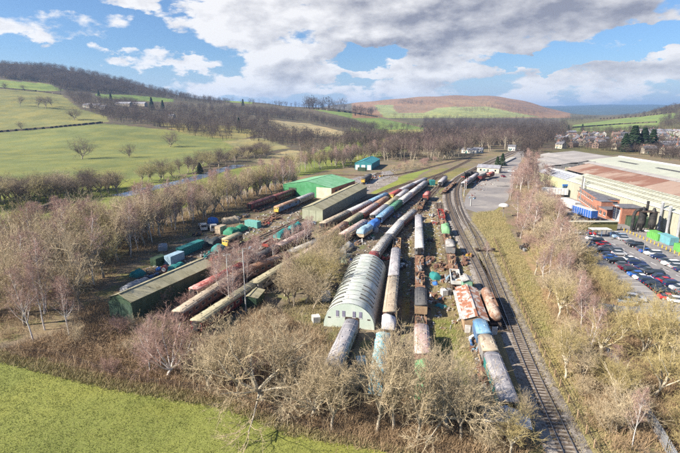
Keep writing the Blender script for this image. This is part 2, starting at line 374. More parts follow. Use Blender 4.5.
# river behind the tree belt
rp = smooth_path([G(*p) for p in [(118, 196), (136, 192.5), (152, 188), (172, 184), (194, 178.5), (222, 170), (240, 165)]], 6)
V, F = ribbon(rp, [(-5, .05), (5, .05)]); b = MB(); b.add(V, F); obj('river', b.mesh('river', M_water), kind='structure')

# hard surfaces
sheet('station_yard', [(463, 208), (466, 196), (476, 182), (500, 165), (523, 149), (530, 150), (520, 163), (514, 180), (508, 200), (494, 211), (478, 213)], .02, M_asph2)
sheet('access_road', [(536, 166), (548, 170), (562, 186), (590, 205), (640, 226), (720, 262), (720, 290), (655, 258), (612, 235), (588, 228), (560, 208), (545, 192)], .024, M_asph2)
sheet('car_park', [(572, 236), (616, 230), (690, 262), (720, 270), (740, 345), (664, 328), (640, 306), (612, 282), (590, 258)], .028, M_asph)
sheet('shed_road', [(225, 262), (250, 245), (300, 222), (306, 216), (330, 205), (345, 193), (368, 184), (398, 176), (398, 180), (372, 192), (330, 212), (300, 234), (262, 258)], .012, wm('dirt_road', (.2, .17, .145), (.27, .24, .21), .12, .4, .6, .95, (.12, .09, .07), .55, .66))
sheet('works_yard', [(350, 179), (368, 174), (390, 170.5), (395, 175), (372, 184), (360, 184)], .016, M_asph2)

# ------------------------------------------------------------------ railway tracks
def track(label, pts, ballast=M_bal, shiny=True, half=1.9, z=0.0, detail=True):
    P = smooth_path([Vector((p.x, p.y, 0)) for p in pts], 2.0)
    root = thing('railway_track', label, 'track'); root['kind'] = 'structure'; del root['category']
    V, F = ribbon(P, [(-half-.5, .015), (-half+.2, .17), (half-.2, .17), (half+.5, .015)]); b = MB(); b.add(V, F); obj('ballast_bed', b.mesh('ballast_bed', ballast), root)
    for sd in (-.75, .75):
        V, F = ribbon(P, [(sd-.045, .2), (sd-.04, .4), (sd+.04, .4), (sd+.045, .2)]); b = MB(); b.add(V, F); obj('rail', b.mesh('rail', M_railb if shiny else M_rail), root)
    b = MB(); acc = 0; nxt = 0
    for i in range(len(P)-1):
        d = P[i+1]-P[i]; L = d.length; rz = math.atan2(d.y, d.x)
        while nxt < acc+L:
            q = P[i]+d*((nxt-acc)/L); b.box((q.x, q.y, .2), (.26, 2.5, .1), rz); nxt += .72
        acc += L
    obj('sleepers', b.mesh('sleepers', M_sleep), root, kind='stuff')
    return root
MAIN = [(585, 490), (569, 453), (531, 370), (511, 320), (500, 293), (478, 240), (461.7, 215), (456.5, 197), (457.5, 187), (462, 180), (469, 175), (481, 168), (496, 161), (516, 152), (530, 147)]
SEC = [(504, 332), (495, 311), (483, 278), (464, 240), (452.5, 215), (448, 199), (449.5, 188), (456, 179.5), (465, 173.6), (480, 166), (494, 159.5), (514, 151), (528, 146.4)]
track('main running line curving past the yard with bright rails', [G(*p) for p in MAIN], half=2.2)
track('second running line alongside the inside of the curve', [G(*p) for p in SEC], half=2.0)

# ------------------------------------------------------------------ rolling stock
M_under = wm('underframe_grime', (.045, .035, .03), (.1, .06, .04), 1.2, rough=.9)
M_glass = glass('dark_glass')
M_rust = wm('rust', (.16, .075, .045), (.27, .16, .1), 1.3, .4, .6, .9, (.08, .045, .035), .55, .65, bump=.3)
ROOFS = {
 'maroon': wm('roof_maroon', (.15, .05, .05), (.22, .1, .09), .5, .4, .62, .7, (.1, .04, .04), .57, .66, stretch=(1, .5, 1)),
 'grey': wm('roof_grey', (.27, .26, .25), (.4, .385, .36), .5, .4, .62, .8, (.15, .125, .1), .55, .66, stretch=(1, .5, 1)),
 'light': wm('roof_light', (.47, .455, .44), (.6, .58, .55), .5, .4, .62, .8, (.26, .21, .17), .56, .66, stretch=(1, .5, 1)),
 'tan': wm('roof_tan', (.36, .295, .22), (.48, .41, .31), .5, .4, .62, .85, (.2, .14, .1), .54, .65, stretch=(1, .5, 1)),
 'red': wm('roof_red', (.36, .085, .075), (.5, .3, .27), .45, .48, .66, .8, (.25, .06, .05), .56, .66, stretch=(1, .6, 1)),
 'rust': wm('roof_rust', (.3, .16, .1), (.42, .31, .23), .5, .4, .62, .9, (.2, .09, .05), .55, .66, stretch=(1, .5, 1)),
 'olive': wm('roof_olive', (.3, .27, .175), (.4, .36, .24), .4, .4, .62, .85, (.17, .14, .09), .56, .66, stretch=(1, .5, 1)),
 'mauve': wm('roof_mauve', (.3, .29, .305), (.42, .4, .405), .5, .4, .62, .8, (.22, .19, .2), .56, .66, stretch=(1, .5, 1)),
 'dark': wm('roof_dark', (.07, .07, .075), (.12, .115, .11), .5, .4, .62, .7, stretch=(1, .5, 1)),
 'blue': wm('roof_blue', (.13, .27, .42), (.3, .42, .5), .5, .4, .62, .7, (.2, .2, .2), .57, .66, stretch=(1, .5, 1)),
 'pink': wm('roof_pink', (.42, .3, .28), (.5, .42, .38), .5, .4, .62, .85, (.3, .14, .12), .55, .66, stretch=(1, .5, 1)),
 'green': wm('roof_green', (.06, .2, .12), (.12, .26, .18), .5, .4, .62, .8)}
BODIES = {
 'tank': wm('tank_plate', (.25, .14, .09), (.4, .32, .26), .7, .42, .6, .8, (.14, .07, .05), .55, .64, stretch=(1, .6, 1)),
 'maroon': wm('body_maroon', (.13, .018, .022), (.1, .03, .03), .8, rough=.45), 'red': wm('body_red', (.3, .05, .04), (.22, .08, .06), .8, rough=.5),
 'blue': wm('body_blue', (.05, .13, .3), (.1, .17, .26), .8, rough=.5, c3=(.2, .12, .08)), 'green': wm('body_green', (.015, .14, .055), (.03, .12, .06), .8, rough=.5),
 'brown': wm('body_brown', (.15, .075, .055), (.2, .11, .08), .8, rough=.7, c3=(.09, .05, .04)), 'grey': wm('body_grey', (.2, .2, .2), (.28, .26, .24), .8, rough=.7, c3=(.16, .09, .06)),
 'cream': wm('body_cream', (.45, .38, .27), (.36, .27, .2), .8, rough=.7, c3=(.22, .13, .09)), 'rust': M_rust, 'pinkish': wm('body_pink', (.3, .13, .11), (.36, .22, .18), .8, rough=.7, c3=(.2, .09, .07)),
 'yellow': wm('body_yellow', (.55, .36, .04), (.45, .27, .05), .8, rough=.5), 'timber': wm('body_timber', (.3, .2, .12), (.38, .28, .17), .9, rough=.85, stretch=(1, 3, .5), c3=(.17, .1, .07)),
 'black': wm('body_black', (.02, .02, .022), (.05, .045, .04), .8, rough=.6), 'teal': wm('body_teal', (.02, .17, .16), (.04, .2, .2), .8, rough=.6), 'white': wm('body_white', (.6, .6, .58), (.45, .42, .38), .8, rough=.6)}
TARPS = {k: wm('tarp_'+k, c, tuple(x*.75+.02 for x in c), .9, rough=.72, fine=.1, bump=1.0) for k, c in {
 'teal': (.015, .2, .19), 'green': (.02, .2, .11), 'blue': (.04, .16, .48), 'paleblue': (.28, .42, .52), 'white': (.6, .6, .62), 'black': (.035, .045, .05), 'grey': (.3, .31, .33), 'tan': (.34, .28, .2), 'lime': (.2, .42, .2)}.items()}
TARPS['torn'] = wm('tarp_torn', (.1, .36, .46), (.36, .47, .47), 1.3, .44, .56, .7, (.4, .34, .2), .55, .62)
TARPS['leafy'] = wm('tarp_leafy', (.05, .32, .13), (.22, .3, .14), 1.2, .45, .6, .7, (.4, .33, .2), .56, .63)
W2 = 1.36
def roof_prof(w=W2+.05, z0=2.95, zt=3.72, n=9):
    return [(w*math.cos(math.pi*k/(n-1)), z0+(zt-z0)*math.sin(math.pi*k/(n-1))**.8) for k in range(n)]
def m_body(L):
    b = MB(); b.ext([(-W2+.06, .95), (W2-.06, .95), (W2, 1.35), (W2, 2.5), (W2-.03, 2.96), (-W2+.03, 2.96), (-W2, 2.5), (-W2, 1.35)], -L/2, L/2); return b.mesh('body', M_under)
def m_roof(L, ribs=True):
    b = MB(); b.smooth = True; P = roof_prof(); b.ext(P, -L/2-.06, L/2+.06, True, True)
    if ribs:
        b.smooth = False; y = -L/2+1.2
        while y < L/2-.5:
            Q = [(x*1.012, z+.04) for x, z in P]; b.ext(Q, y-.06, y+.06, True, True); y += 1.9
        for sx in (-1, 1): b.box((sx*(W2+.06), 0, 2.99), (.07, L+.1, .09)); b.box((sx*W2*.62, 0, 3.58), (.05, L-.6, .1))
    return b.mesh('roof', M_under)
def m_win(w=1.15, h=.72):
    b = MB(); b.mat(M_glass).box((0, 0, 0), (.04, w, h)); b.mat(BODIES['cream'])
    for z in (-h/2, h/2): b.box((0, 0, z), (.09, w+.1, .07))
    for y in (-w/2, w/2, w/6): b.box((0, y, 0), (.08, .07, h))
    return b.mesh('window')
def m_bogie(wb=2.6):
    b = MB(); 
    for s in (-1, 1):
        b.box((s*.98, 0, .62), (.12, wb+.8, .28)); b.box((s*.98, 0, .45), (.16, .5, .35))
    b.box((0, 0, .68), (1.9, .5, .2)); return b.mesh('bogie', M_under)
def m_wheelset():
    b = MB()
    for s in (-1, 1): b.tube((s*.68, 0, .47), (s*.8, 0, .47), .45, n=12)
    b.tube((-.68, 0, .47), (.68, 0, .47), .08, n=6); return b.mesh('wheelset', M_under)
def m_frame(L):
    b = MB(); b.box((0, 0, .84), (2.3, L-.1, .18)); b.box((0, 0, .6), (1.5, L*.3, .35))
    for s in (-1, 1):
        for e in (-1, 1): b.tube((s*.86, e*(L/2-.1), .85), (s*.86, e*(L/2+.45), .85), .16, n=8)
    return b.mesh('underframe', M_under)
def run_gear(root, L, bogies=True):
    obj('underframe', cached(('fr', L), lambda: m_frame(L)), root)
    for e in (-1, 1):
        y = e*(L/2-(3 if bogies else 1.4))
        if bogies:
            bg = obj('bogie', cached('bogie', m_bogie), root, (0, y, .12))
            for k in (-1.3, 1.3): obj('wheelset', cached('whs', m_wheelset), bg, (0, k, .03))
        else: obj('wheelset', cached('whs', m_wheelset), root, (0, y, .14))
def lumpy(L, W, H, seed, ridge=.25, skirt=True, n=None):
    r = random.Random(seed); b = MB(); b.smooth = True; nx = 8; ny = n or max(6, int(L/.8)); off = [r.uniform(0, 6) for _ in range(6)]
    V = []
    for j in range(ny+1):
        t = j/ny; y = (t-.5)*L
        e = min(1, min(t, 1-t)*9+.72)
        for i in range(nx+1):
            s = i/nx*2-1; edge = abs(s) > .99
            h = H*(.78+ridge*(1-abs(s)**1.6)) + .14*H*math.sin(y*1.1+off[0]+s*2)*.5 + .09*H*math.sin(y*2.7+off[1]-s*3)+r.uniform(-.05, .05)*H
            x = s*W/2*(1+.05*math.sin(y*1.9+off[2]))*(.96 if not edge else 1)
            V.append((x, y, h*e))
    F = [(j*(nx+1)+i, j*(nx+1)+i+1, (j+1)*(nx+1)+i+1, (j+1)*(nx+1)+i) for j in range(ny) for i in range(nx)]
    m = len(V); ring = [i for i in range(nx+1)]+[(j*(nx+1)+nx) for j in range(1, ny+1)]+[ny*(nx+1)+i for i in range(nx-1, -1, -1)]+[j*(nx+1) for j in range(ny-1, 0, -1)]
    for k in ring: x, y, z = V[k]; V.append((x*1.04+r.uniform(-.06, .06), y*1.01, 0.0))
    for q in range(len(ring)): a, c = ring[q], ring[(q+1) % len(ring)]; F.append((a, m+q, m+(q+1) % len(ring), c))
    b.add(V, F); return b
def clutter(L, W, seed, n=14, hmax=.9, mats=None):
    r = random.Random(seed); b = MB(); mats = mats or [M_rust, M_under, BODIES['grey'], BODIES['timber']]
    for _ in range(n):
        b.mat(r.choice(mats)); h = r.uniform(.15, hmax)
        if r.random() < .55: b.box((r.uniform(-.4, .4)*W, r.uniform(-.46, .46)*L, h/2), (r.uniform(.2, .9), r.uniform(.3, 1.6), h), r.uniform(-.5, .5))
        else:
            x, y = r.uniform(-.35, .35)*W, r.uniform(-.4, .4)*L; b.tube((x, y-r.uniform(.3, 1.4), h*.6), (x+r.uniform(-.5, .5), y+r.uniform(.3, 1.4), h*.6), r.uniform(.08, .3), n=7)
    return b
VSEED = [100]
def vehicle(kind, L, body, roof, label, pos, rz, group='rolling stock stored in the railway yard'):
    VSEED[0] += 1; sd = VSEED[0]; r = random.Random(sd)
    nm = {'coach': 'railway_coach', 'van': 'goods_van', 'flat': 'flat_wagon', 'open': 'open_wagon', 'tank': 'tank_wagon', 'tarp': 'sheeted_wagon', 'loco': 'diesel_locomotive', 'barrel': 'sheeted_coach'}[kind]
    cat = {'coach': 'coach', 'van': 'van', 'loco': 'locomotive', 'barrel': 'coach'}.get(kind, 'wagon')
    t = thing(nm, label, cat, (pos[0], pos[1], .3), rz, group, (.86, 1, .84))
    if kind in ('coach', 'van', 'loco', 'barrel'):
        obj('body', cached(('body', L), lambda: m_body(L)), t, mat=BODIES[body])
        run_gear(t, L, L > 11)
    if kind in ('coach', 'van'):
        rf = obj('roof', cached(('roof', L, 1), lambda: m_roof(L)), t, mat=ROOFS[roof])
        vm_ = cached('vent', lambda: MB().box((0, 0, 0), (.32, .5, .2), taper=.7).mesh('vent', M_under))
        y = -L/2+1.9
        while y < L/2-1: obj('roof_vent', vm_, rf, (r.choice((-.35, .35)), y, 3.7), mat=ROOFS[roof]); y += r.choice((2.4, 3.6))
        nw = 0 if kind == 'van' else int((L-2.2)/2.1)
        wmsh = cached('win', m_win)
        for s in (-1, 1):
            for k in range(nw): obj('window', wmsh, t, (s*(W2+.005), (k-(nw-1)/2)*2.1, 2.2))
            if kind == 'coach':
                dc = cached('cdoor', lambda: MB().box((0, 0, 0), (.05, .75, 1.9)).mesh('door', M_under)); sb_ = cached(('sole', L), lambda: MB().box((0, 0, 0), (.1, L-.3, .16)).mesh('solebar', M_under))
                obj('solebar', sb_, t, (s*(W2-.02), 0, .98))
                for e in (-1, 1): obj('door', dc, t, (s*(W2+.01), e*(L/2-.6), 1.95), mat=BODIES[body])
            if kind == 'van':
                dm = cached('vdoor', lambda: MB().box((0, 0, 0), (.06, 1.5, 1.75)).mesh('door', M_under))
                for y in ([-L/4, L/4] if L > 11 else [0]): obj('door', dm, t, (s*(W2+.02), y, 1.95), mat=BODIES[body])
        ge = cached('gang', lambda: MB().mat(BODIES['black']).box((0, 0, 0), (1.1, .35, 2.1)).mesh('gangway', M_under))
        if L > 11 and kind == 'coach':
            for e in (-1, 1):
                obj('gangway', ge, t, (0, e*(L/2+.17), 2.1))
                for s in (-1, 1): obj('end_window', cached('ew', lambda: MB().box((0, 0, 0), (.5, .04, .7)).mesh('end_window', M_glass)), t, (s*.92, e*(L/2+.01), 2.3))
    elif kind == 'barrel':
        tp = lumpy(L+.2, 2.95, 1.5, sd, .35); me = tp.mesh('tarpaulin', M_under); obj('tarpaulin', me, t, (0, 0, 2.25), mat=TARPS[roof])
    elif kind == 'loco':
        obj('roof', cached(('roof', L, 1), lambda: m_roof(L)), t, mat=ROOFS[roof])
        for e in (-1, 1):
            pn = MB(); pn.add([(-1.3, e*(L/2+.03), 1.0), (1.3, e*(L/2+.03), 1.0), (1.3, e*(L/2+.03), 2.9), (-1.3, e*(L/2+.03), 2.9), (-1.1, e*(L/2+.5), 1.0), (1.1, e*(L/2+.5), 1.0), (1.1, e*(L/2+.3), 2.1), (-1.1, e*(L/2+.3), 2.1)],
                   [(0, 1, 5, 4), (4, 5, 6, 7), (7, 6, 2, 3), (0, 4, 7, 3), (1, 2, 6, 5)]); obj('nose', pn.mesh('nose', BODIES['yellow']), t)
            for s in (-.6, .6): obj('cab_window', cached('cw', lambda: MB().box((0, 0, 0), (.85, .05, .55)).mesh('cab_window', M_glass)), t, (s, e*(L/2+.22), 2.45))
        for s in (-1, 1):
            for y in (-L/3, 0, L/3): obj('side_grille', cached('gr', lambda: MB().mat(M_under).box((0, 0, 0), (.05, 1.3, .7)).mesh('side_grille')), t, (s*(W2+.01), y, 2.3))
    elif kind == 'tank':
        run_gear(t, L, L > 11); b = MB(); b.smooth = True; n = 16; R = 1.25; prof = [(-L/2+.5, .3), (-L/2+.55, .8), (-L/2+.75, 1.15), (-L/2+1.1, R), (0, R), (L/2-1.1, R), (L/2-.75, 1.15), (L/2-.55, .8), (L/2-.5, .3)]
        for (y, q) in prof: b.v += [(q*math.cos(2*math.pi*k/n), y, 2.25+q*math.sin(2*math.pi*k/n)) for k in range(n)]
        for i in range(len(prof)-1):
            for k in range(n): b.f.append((i*n+k, i*n+(k+1) % n, (i+1)*n+(k+1) % n, (i+1)*n+k)); b.mi.append(0); b.sm.append(True)
        b.f += [tuple(range(n-1, -1, -1)), tuple(range((len(prof)-1)*n, len(prof)*n))]; b.mi += [0, 0]; b.sm += [False]*2
        bar = obj('barrel', b.mesh('barrel', M_under), t, mat=BODIES[body])
        obj('filler_dome', MB().tube((0, 0, 3.4), (0, 0, 3.75), .4, .36, 12).mesh('filler_dome', BODIES[body]), bar)
        for e in (-1, 1): obj('saddle', MB().box((0, e*(L/2-1.6), 1.1), (2.1, .35, .6)).mesh('saddle', M_under), t)
        obj('walkway', MB().box((.75, 0, 3.38), (.5, L*.5, .06)).mesh('walkway', M_rust), t)
    elif kind in ('flat', 'open', 'tarp'):
        run_gear(t, L, L > 11)
        obj('deck', cached(('deck', L), lambda: MB().box((0, 0, 1.0), (2.5, L, .14)).mesh('deck', M_under)), t, mat=BODIES[body])
        if kind == 'open':
            for s in (-1, 1):
                obj('side', cached(('side', L), lambda: MB().box((0, 0, 1.5), (.1, L, .86)).mesh('side', M_under)), t, (s*1.2, 0, 0), mat=BODIES[body])
                obj('end', cached('oend', lambda: MB().box((0, 0, 1.5), (2.28, .1, .86)).mesh('end', M_under)), t, (0, s*(L/2-.06), 0), mat=BODIES[body])
            obj('load', clutter(L-1, 2, sd, int(L*1.5), .8).mesh('load'), t, (0, 0, 1.08), kind='stuff')
        elif kind == 'flat':
            obj('load', clutter(L-.6, 2.2, sd, int(L*1.3), .9).mesh('load'), t, (0, 0, 1.08), kind='stuff')
        else:
            me = lumpy(L-.2, 2.75, 2.3, sd, .3).mesh('tarpaulin', M_under); obj('tarpaulin', me, t, (0, 0, 1.0), mat=TARPS[roof])
    return t
def rake(pts, vehs, z=3.4, under=True, lab=None, extend=(2, 2)):
    P = smooth_path([Vector((q.x, q.y, 0)) for q in (G(p[0], p[1], z) for p in pts)], 1.0)
    cum = [0]
    for a, c in zip(P, P[1:]): cum.append(cum[-1]+(c-a).length)
    def at(s):
        if s <= 0: d = (P[1]-P[0]).normalized(); return P[0]+d*s
        if s >= cum[-1]: d = (P[-1]-P[-2]).normalized(); return P[-1]+d*(s-cum[-1])
        k = int(np.searchsorted(cum, s))-1; k = max(0, min(k, len(P)-2)); f = (s-cum[k])/max(1e-6, cum[k+1]-cum[k]); return P[k].lerp(P[k+1], f)
    s = .3
    for v in vehs:
        if v[0] == 'gap': s += v[1]; continue
        kind, L, body, roof, label = v; a, c = at(s+L*.15), at(s+L*.85); m = (a+c)/2; d = c-a
        vehicle(kind, L, body, roof, label, (m.x, m.y), math.atan2(d.y, d.x)-math.pi/2); s += L+1.1
    if under:
        e = max(s, cum[-1]); track(lab, [at(-extend[0]+q*(e+extend[0]+extend[1])/8) for q in range(9)], M_baldark, False, 1.6)
rake([(331, 364), (352, 318)], [('coach', 14.5, 'grey', 'mauve', 'mauve grey roofed coach poking out of the front of the arched hut')], lab='overgrown siding running into the arched hut')
rake([(364, 268), (376.6, 248), (401, 219.5), (414, 209), (420, 203)], [('van', 13.5, 'red', 'red', 'long van with faded red roof just behind the arched hut'), ('coach', 17, 'grey', 'grey', 'weathered grey coach coupled behind the faded red roofed van'),
      ('coach', 17, 'grey', 'light', 'pale grey roofed coach in the middle of the curved line behind the arched hut'), ('coach', 17, 'maroon', 'grey', 'grey roofed maroon coach at the far end of the curved line behind the arched hut')], lab='curved siding leaving the back of the arched hut')
rake([(377, 382), (384, 326)], [('tarp', 15.5, 'black', 'torn', 'long wagon under torn pale blue tarpaulin behind the double trunked tree')], lab='overgrown siding under the torn blue tarpaulin')
rake([(388.5, 318.5), (393.5, 274), (396.5, 244), (398, 229)], [('tarp', 2.4, 'grey', 'white', 'short wagon end wrapped in white sheet next to the arched hut'), ('coach', 18, 'brown', 'tan', 'tan roofed old coach alongside the arched hut'), ('coach', 20, 'grey', 'mauve', 'mauve grey coach beyond the tan roofed coach beside the arched hut'), ('open', 14, 'timber', 'tan', 'timber open wagon at the far end of the line beside the arched hut')], lab='siding alongside the arched hut')
rake([(425, 387), (423, 351), (421.5, 318), (421, 290), (419.5, 245), (418.5, 209)], [('tarp', 8, 'black', 'leafy', 'low wagon under bright green sheet among the bare shrubs'), ('van', 9, 'pinkish', 'pink', 'pinkish rusty box van in front of the timber van among shrubs'), ('flat', 6.5, 'rust', 'tan', 'short rusty flat wagon between the pinkish van and the timber van'),
      ('van', 8, 'timber', 'dark', 'timber van with black roof in the middle line of wagons'), ('flat', 13, 'rust', 'tan', 'rusty flat wagon with scrap just beyond the black roofed timber van'), ('flat', 13, 'rust', 'tan', 'rusty flat wagon coupled to the pale roofed coach'), ('coach', 21, 'grey', 'light', 'pale roofed coach at the near end of the pair beyond the rusty flats'), ('coach', 17, 'grey', 'mauve', 'mauve roofed coach at the far end of the pair beyond the rusty flats')], lab='long straight siding in the middle of the yard')
rake([(420, 203), (424, 196), (432, 187), (438, 181)], [('open', 9, 'rust', 'tan', 'rusty open wagon beyond the mauve roofed coach'), ('open', 9, 'black', 'tan', 'dark open wagon behind the rusty one beyond the mauve roofed coach'), ('van', 9, 'red', 'red', 'small red van at the head of the open wagons')], lab='siding of open wagons leading to the running lines')
rake([(457, 275), (453, 254), (448, 232), (440.6, 205), (439, 196)], [('open', 8, 'white', 'tan', 'open wagon heaped with white junk beside the rusty roofed shed'), ('flat', 13, 'rust', 'tan', 'rusty flat wagon with frames beyond the white junk wagon'), ('van', 6, 'grey', 'grey', 'short grey van among rusty flats next to the running lines'), ('flat', 12, 'rust', 'tan', 'rusty flat wagon just beyond the short grey van'), ('tarp', 7, 'grey', 'lime', 'wagon under pale green and white sheets next to the running lines'),
      ('flat', 12, 'rust', 'tan', 'rusty flat wagon behind the pale green sheeted wagon'), ('open', 13, 'red', 'tan', 'long red open wagon at the far end of the line beside the running lines')], lab='siding of rusty wagons beside the running lines')
rake([(511, 400), (483, 326)], [('coach', 11.5, 'teal', 'mauve', 'green ended coach with grey sheeted roof beside the running line'), ('van', 4.5, 'grey', 'tan', 'short tan roofed van between the green ended coach and the blue roofed van'), ('van', 4.5, 'blue', 'blue', 'short van with blue and white roof against the rusty roofed shed')], lab='short siding below the rusty roofed shed')
rake([(497.5, 313), (483, 278)], [('tank', 13.5, 'tank', 'tan', 'rusty bogie tank wagon standing beside the running line')], under=False)
rake([(192, 287.5), (236.6, 264.7), (265.4, 249.8), (300, 233)], [('coach', 17, 'cream', 'red', 'cream sided coach with faded red roof next to the dark green shed'), ('coach', 15, 'brown', 'dark', 'dark roofed coach beyond the faded red roof coach'), ('coach', 17, 'brown', 'pink', 'pink grey roofed coach at the far end of the dark green shed siding')], lab='siding next to the dark green shed')
rake([(177, 309), (184, 305), (240, 270), (273, 257), (300, 246)], [('coach', 19, 'brown', 'tan', 'tan roofed brown coach between the red roofed and olive roofed coaches'), ('coach', 19, 'brown', 'rust', 'rust roofed coach beyond the tan roofed brown coach'), ('coach', 17, 'brown', 'grey', 'grey roofed brown coach at the far end beyond the rust roofed coach')], lab='middle siding of the old coaches')
rake([(194.5, 319), (249, 284), (275, 268), (300, 254)], [('coach', 18, 'maroon', 'olive', 'maroon coach with olive streaked roof, end facing the birch'), ('coach', 17, 'grey', 'olive', 'grey sided olive roofed coach beside the tiny dark shed'), ('coach', 15, 'brown', 'pink', 'faded pink roofed coach at the far end behind the bushes')], lab='siding of the olive roofed coaches')
rake([(322, 222), (387, 192)], [('coach', 20, 'brown', 'tan', 'tan roofed coach along the near end of the long grey shed'), ('coach', 20, 'cream', 'light', 'pale roofed coach alongside the long grey shed'), ('coach', 19, 'blue', 'blue', 'blue roofed coach at the far corner of the long grey shed')], lab='siding alongside the long grey shed')
rake([(391, 193), (410, 184), (430, 175.5), (444, 170)], [('loco', 12, 'red', 'red', 'red ended diesel shunter at the front of the maroon train'), ('coach', 20, 'maroon', 'mauve', 'maroon coach directly behind the red ended shunter'), ('coach', 20, 'maroon', 'mauve', 'maroon coach at the tail of the train near the dark wood')], lab='siding of the maroon train')
rake([(325, 234), (331.6, 229.6), (347, 220), (362, 211), (384, 197.5), (395, 191)], [('van', 17, 'rust', 'rust', 'rusty orange van in front of the green coach'), ('coach', 13.5, 'green', 'olive', 'bright green sided coach with olive roof'), ('coach', 18, 'red', 'pink', 'red and white coach behind the bright green coach'), ('coach', 14, 'red', 'rust', 'rust red roofed coach beyond the red and white coach')], lab='siding of the bright green coach')
rake([(341.7, 233), (367, 217.8), (374, 212.7), (413, 184), (425, 176)], [('coach', 19, 'pinkish', 'pink', 'pink weathered coach with pale gangway facing the camera'), ('open', 8, 'rust', 'tan', 'rusty open wagon coupled to the pink weathered coach'), ('coach', 18, 'grey', 'mauve', 'mauve grey coach beyond the rusty open wagon in the central rows'), ('coach', 18, 'cream', 'olive', 'olive roofed cream coach in the central rows'), ('coach', 18, 'grey', 'mauve', 'mauve grey coach at the far end behind the olive roofed cream coach')], lab='siding of the pink weathered coach')
rake([(360, 230), (375.6, 219.5), (389, 207.6), (428, 178.6), (436, 172)], [('barrel', 8, 'cream', 'paleblue', 'coach end wrapped in pale blue sheet beside the pink coach'), ('barrel', 7, 'blue', 'blue', 'coach wrapped in bright blue tarpaulin'), ('gap', 3), ('coach', 18, 'blue', 'blue', 'pale blue coach just beyond the bright blue tarpaulin'), ('van', 13, 'green', 'green', 'dark green van behind the pale blue coach'), ('coach', 18, 'white', 'light', 'white sided coach in the central rows beyond the dark green van'), ('coach', 18, 'cream', 'light', 'cream coach near the teal hut at the yard throat'), ('coach', 17, 'grey', 'mauve', 'last grey coach before the yard throat')], lab='siding of the blue wrapped coaches')
rake([(249, 203), (289, 190)], [('coach', 18, 'maroon', 'maroon', 'dark maroon van at the near end of the pair by the tree belt'), ('coach', 18, 'maroon', 'maroon', 'dark maroon coach reaching to the green shed wall')], lab='siding along the tree belt')
rake([(276, 206), (313, 192)], [('loco', 17, 'blue', 'rust', 'blue locomotive with cream and yellow nose beside the green shed'), ('coach', 14, 'grey', 'mauve', 'grey mauve coach behind the blue locomotive')], lab='siding of the blue locomotive')
rake([(264, 239), (299.5, 221)], [('open', 6, 'red', 'tan', 'red ended open wagon beside the teal sheeted wagons'), ('tarp', 8, 'black', 'teal', 'teal sheeted wagon next to the red ended open wagon'), ('tarp', 7, 'black', 'teal', 'teal sheeted wagon at the end near the long grey shed')], lab='siding of the teal sheeted wagons')
rake([(462, 183), (480, 171), (500, 160)], [('gap', 3), ('coach', 20, 'grey', 'mauve', 'grey coach standing at the far station platform'), ('coach', 20, 'grey', 'mauve', 'rear grey coach standing at the far station platform')], under=False)
rake([(440, 181), (447, 174.5)], [('coach', 20, 'grey', 'mauve', 'grey roofed coach on the far side of the running curve')], lab='far siding inside the curve')
rake([(444, 187), (456, 177)], [('flat', 16, 'rust', 'tan', 'rusty flat wagon inside the running curve'), ('flat', 16, 'rust', 'tan', 'second rusty flat wagon inside the running curve')], lab='far siding of rusty flats inside the curve')
rake([(363, 178), (379, 168)], [('loco', 18, 'black', 'dark', 'black roofed diesel with yellow nose near the teal workshop')], lab='siding near the teal workshop')
for i, (pts, nm) in enumerate([([(360, 203), (400, 186), (432, 177), (450, 170), (470, 160)], 'grassy loop line behind the long grey shed'), ([(330, 175), (372, 176), (402, 174), (440, 165), (480, 155)], 'curving track past the teal workshop'),
      ([(180, 262), (225, 240), (300, 205), (345, 180)], 'rusty track between the tree belt and the sheds'), ([(225, 254), (270, 234), (305, 218)], 'muddy track along the dirt road')]):
    track(nm, [G(*p) for p in pts], M_baldark, False, 1.6)

# ------------------------------------------------------------------ yard buildings
M_dgreen = wm('dark_green_cladding', (.03, .06, .035), (.05, .085, .05), .5, rough=.6, stretch=(1, 1, .4))
M_oroof = wm('olive_sheet_roof', (.3, .275, .17), (.36, .33, .22), .15, .4, .62, .85, (.2, .17, .1), .56, .68)
M_gwall = wm('grey_green_cladding', (.27, .275, .2), (.23, .235, .17), .3, rough=.6, stretch=(1, 1, .4))
M_gshade = wm('shaded_green_cladding', (.13, .145, .12), (.16, .17, .14), .3, rough=.6)  # storage shed's right wall: shade painted in as a darker cladding tone
M_bgreen = wm('bright_green_sheet', (.05, .23, .09), (.08, .28, .13), .4, .4, .62, .65, (.05, .16, .07), .57, .66)
M_bgroof = wm('bright_green_roof', (.15, .36, .18), (.21, .42, .25), .18, .4, .62, .65, (.11, .28, .14), .56, .66, stretch=(1, .3, 1))
M_brick = wm('red_brick', (.31, .135, .09), (.38, .18, .12), 1.4, .4, .6, .85, (.25, .09, .06), .56, .66, fine=.2)
M_stone = wm('buff_stone', (.36, .32, .26), (.46, .41, .33), 1.2, rough=.9, c3=(.25, .22, .18))
M_slate = wm('slate_roof', (.11, .11, .125), (.17, .165, .18), .7, rough=.7, c3=(.09, .09, .1))
M_cream = wm('cream_render', (.6, .54, .42), (.5, .44, .33), .6, rough=.8)
def frame_of(FL, FR, BR, z):
    a, b_, c = G(*FL, z), G(*FR, z), G(*BR, z); ax = Vector((c.x-b_.x, c.y-b_.y)); L = ax.length; ax.normalize(); sd = Vector((ax.y, -ax.x))   # sd to the right of the axis
    W = abs((Vector((a.x, a.y))-Vector((b_.x, b_.y))).dot(sd)); c0 = Vector((b_.x, b_.y))-sd*(W/2)
    return c0, math.atan2(ax.y, ax.x)-math.pi/2, L, W
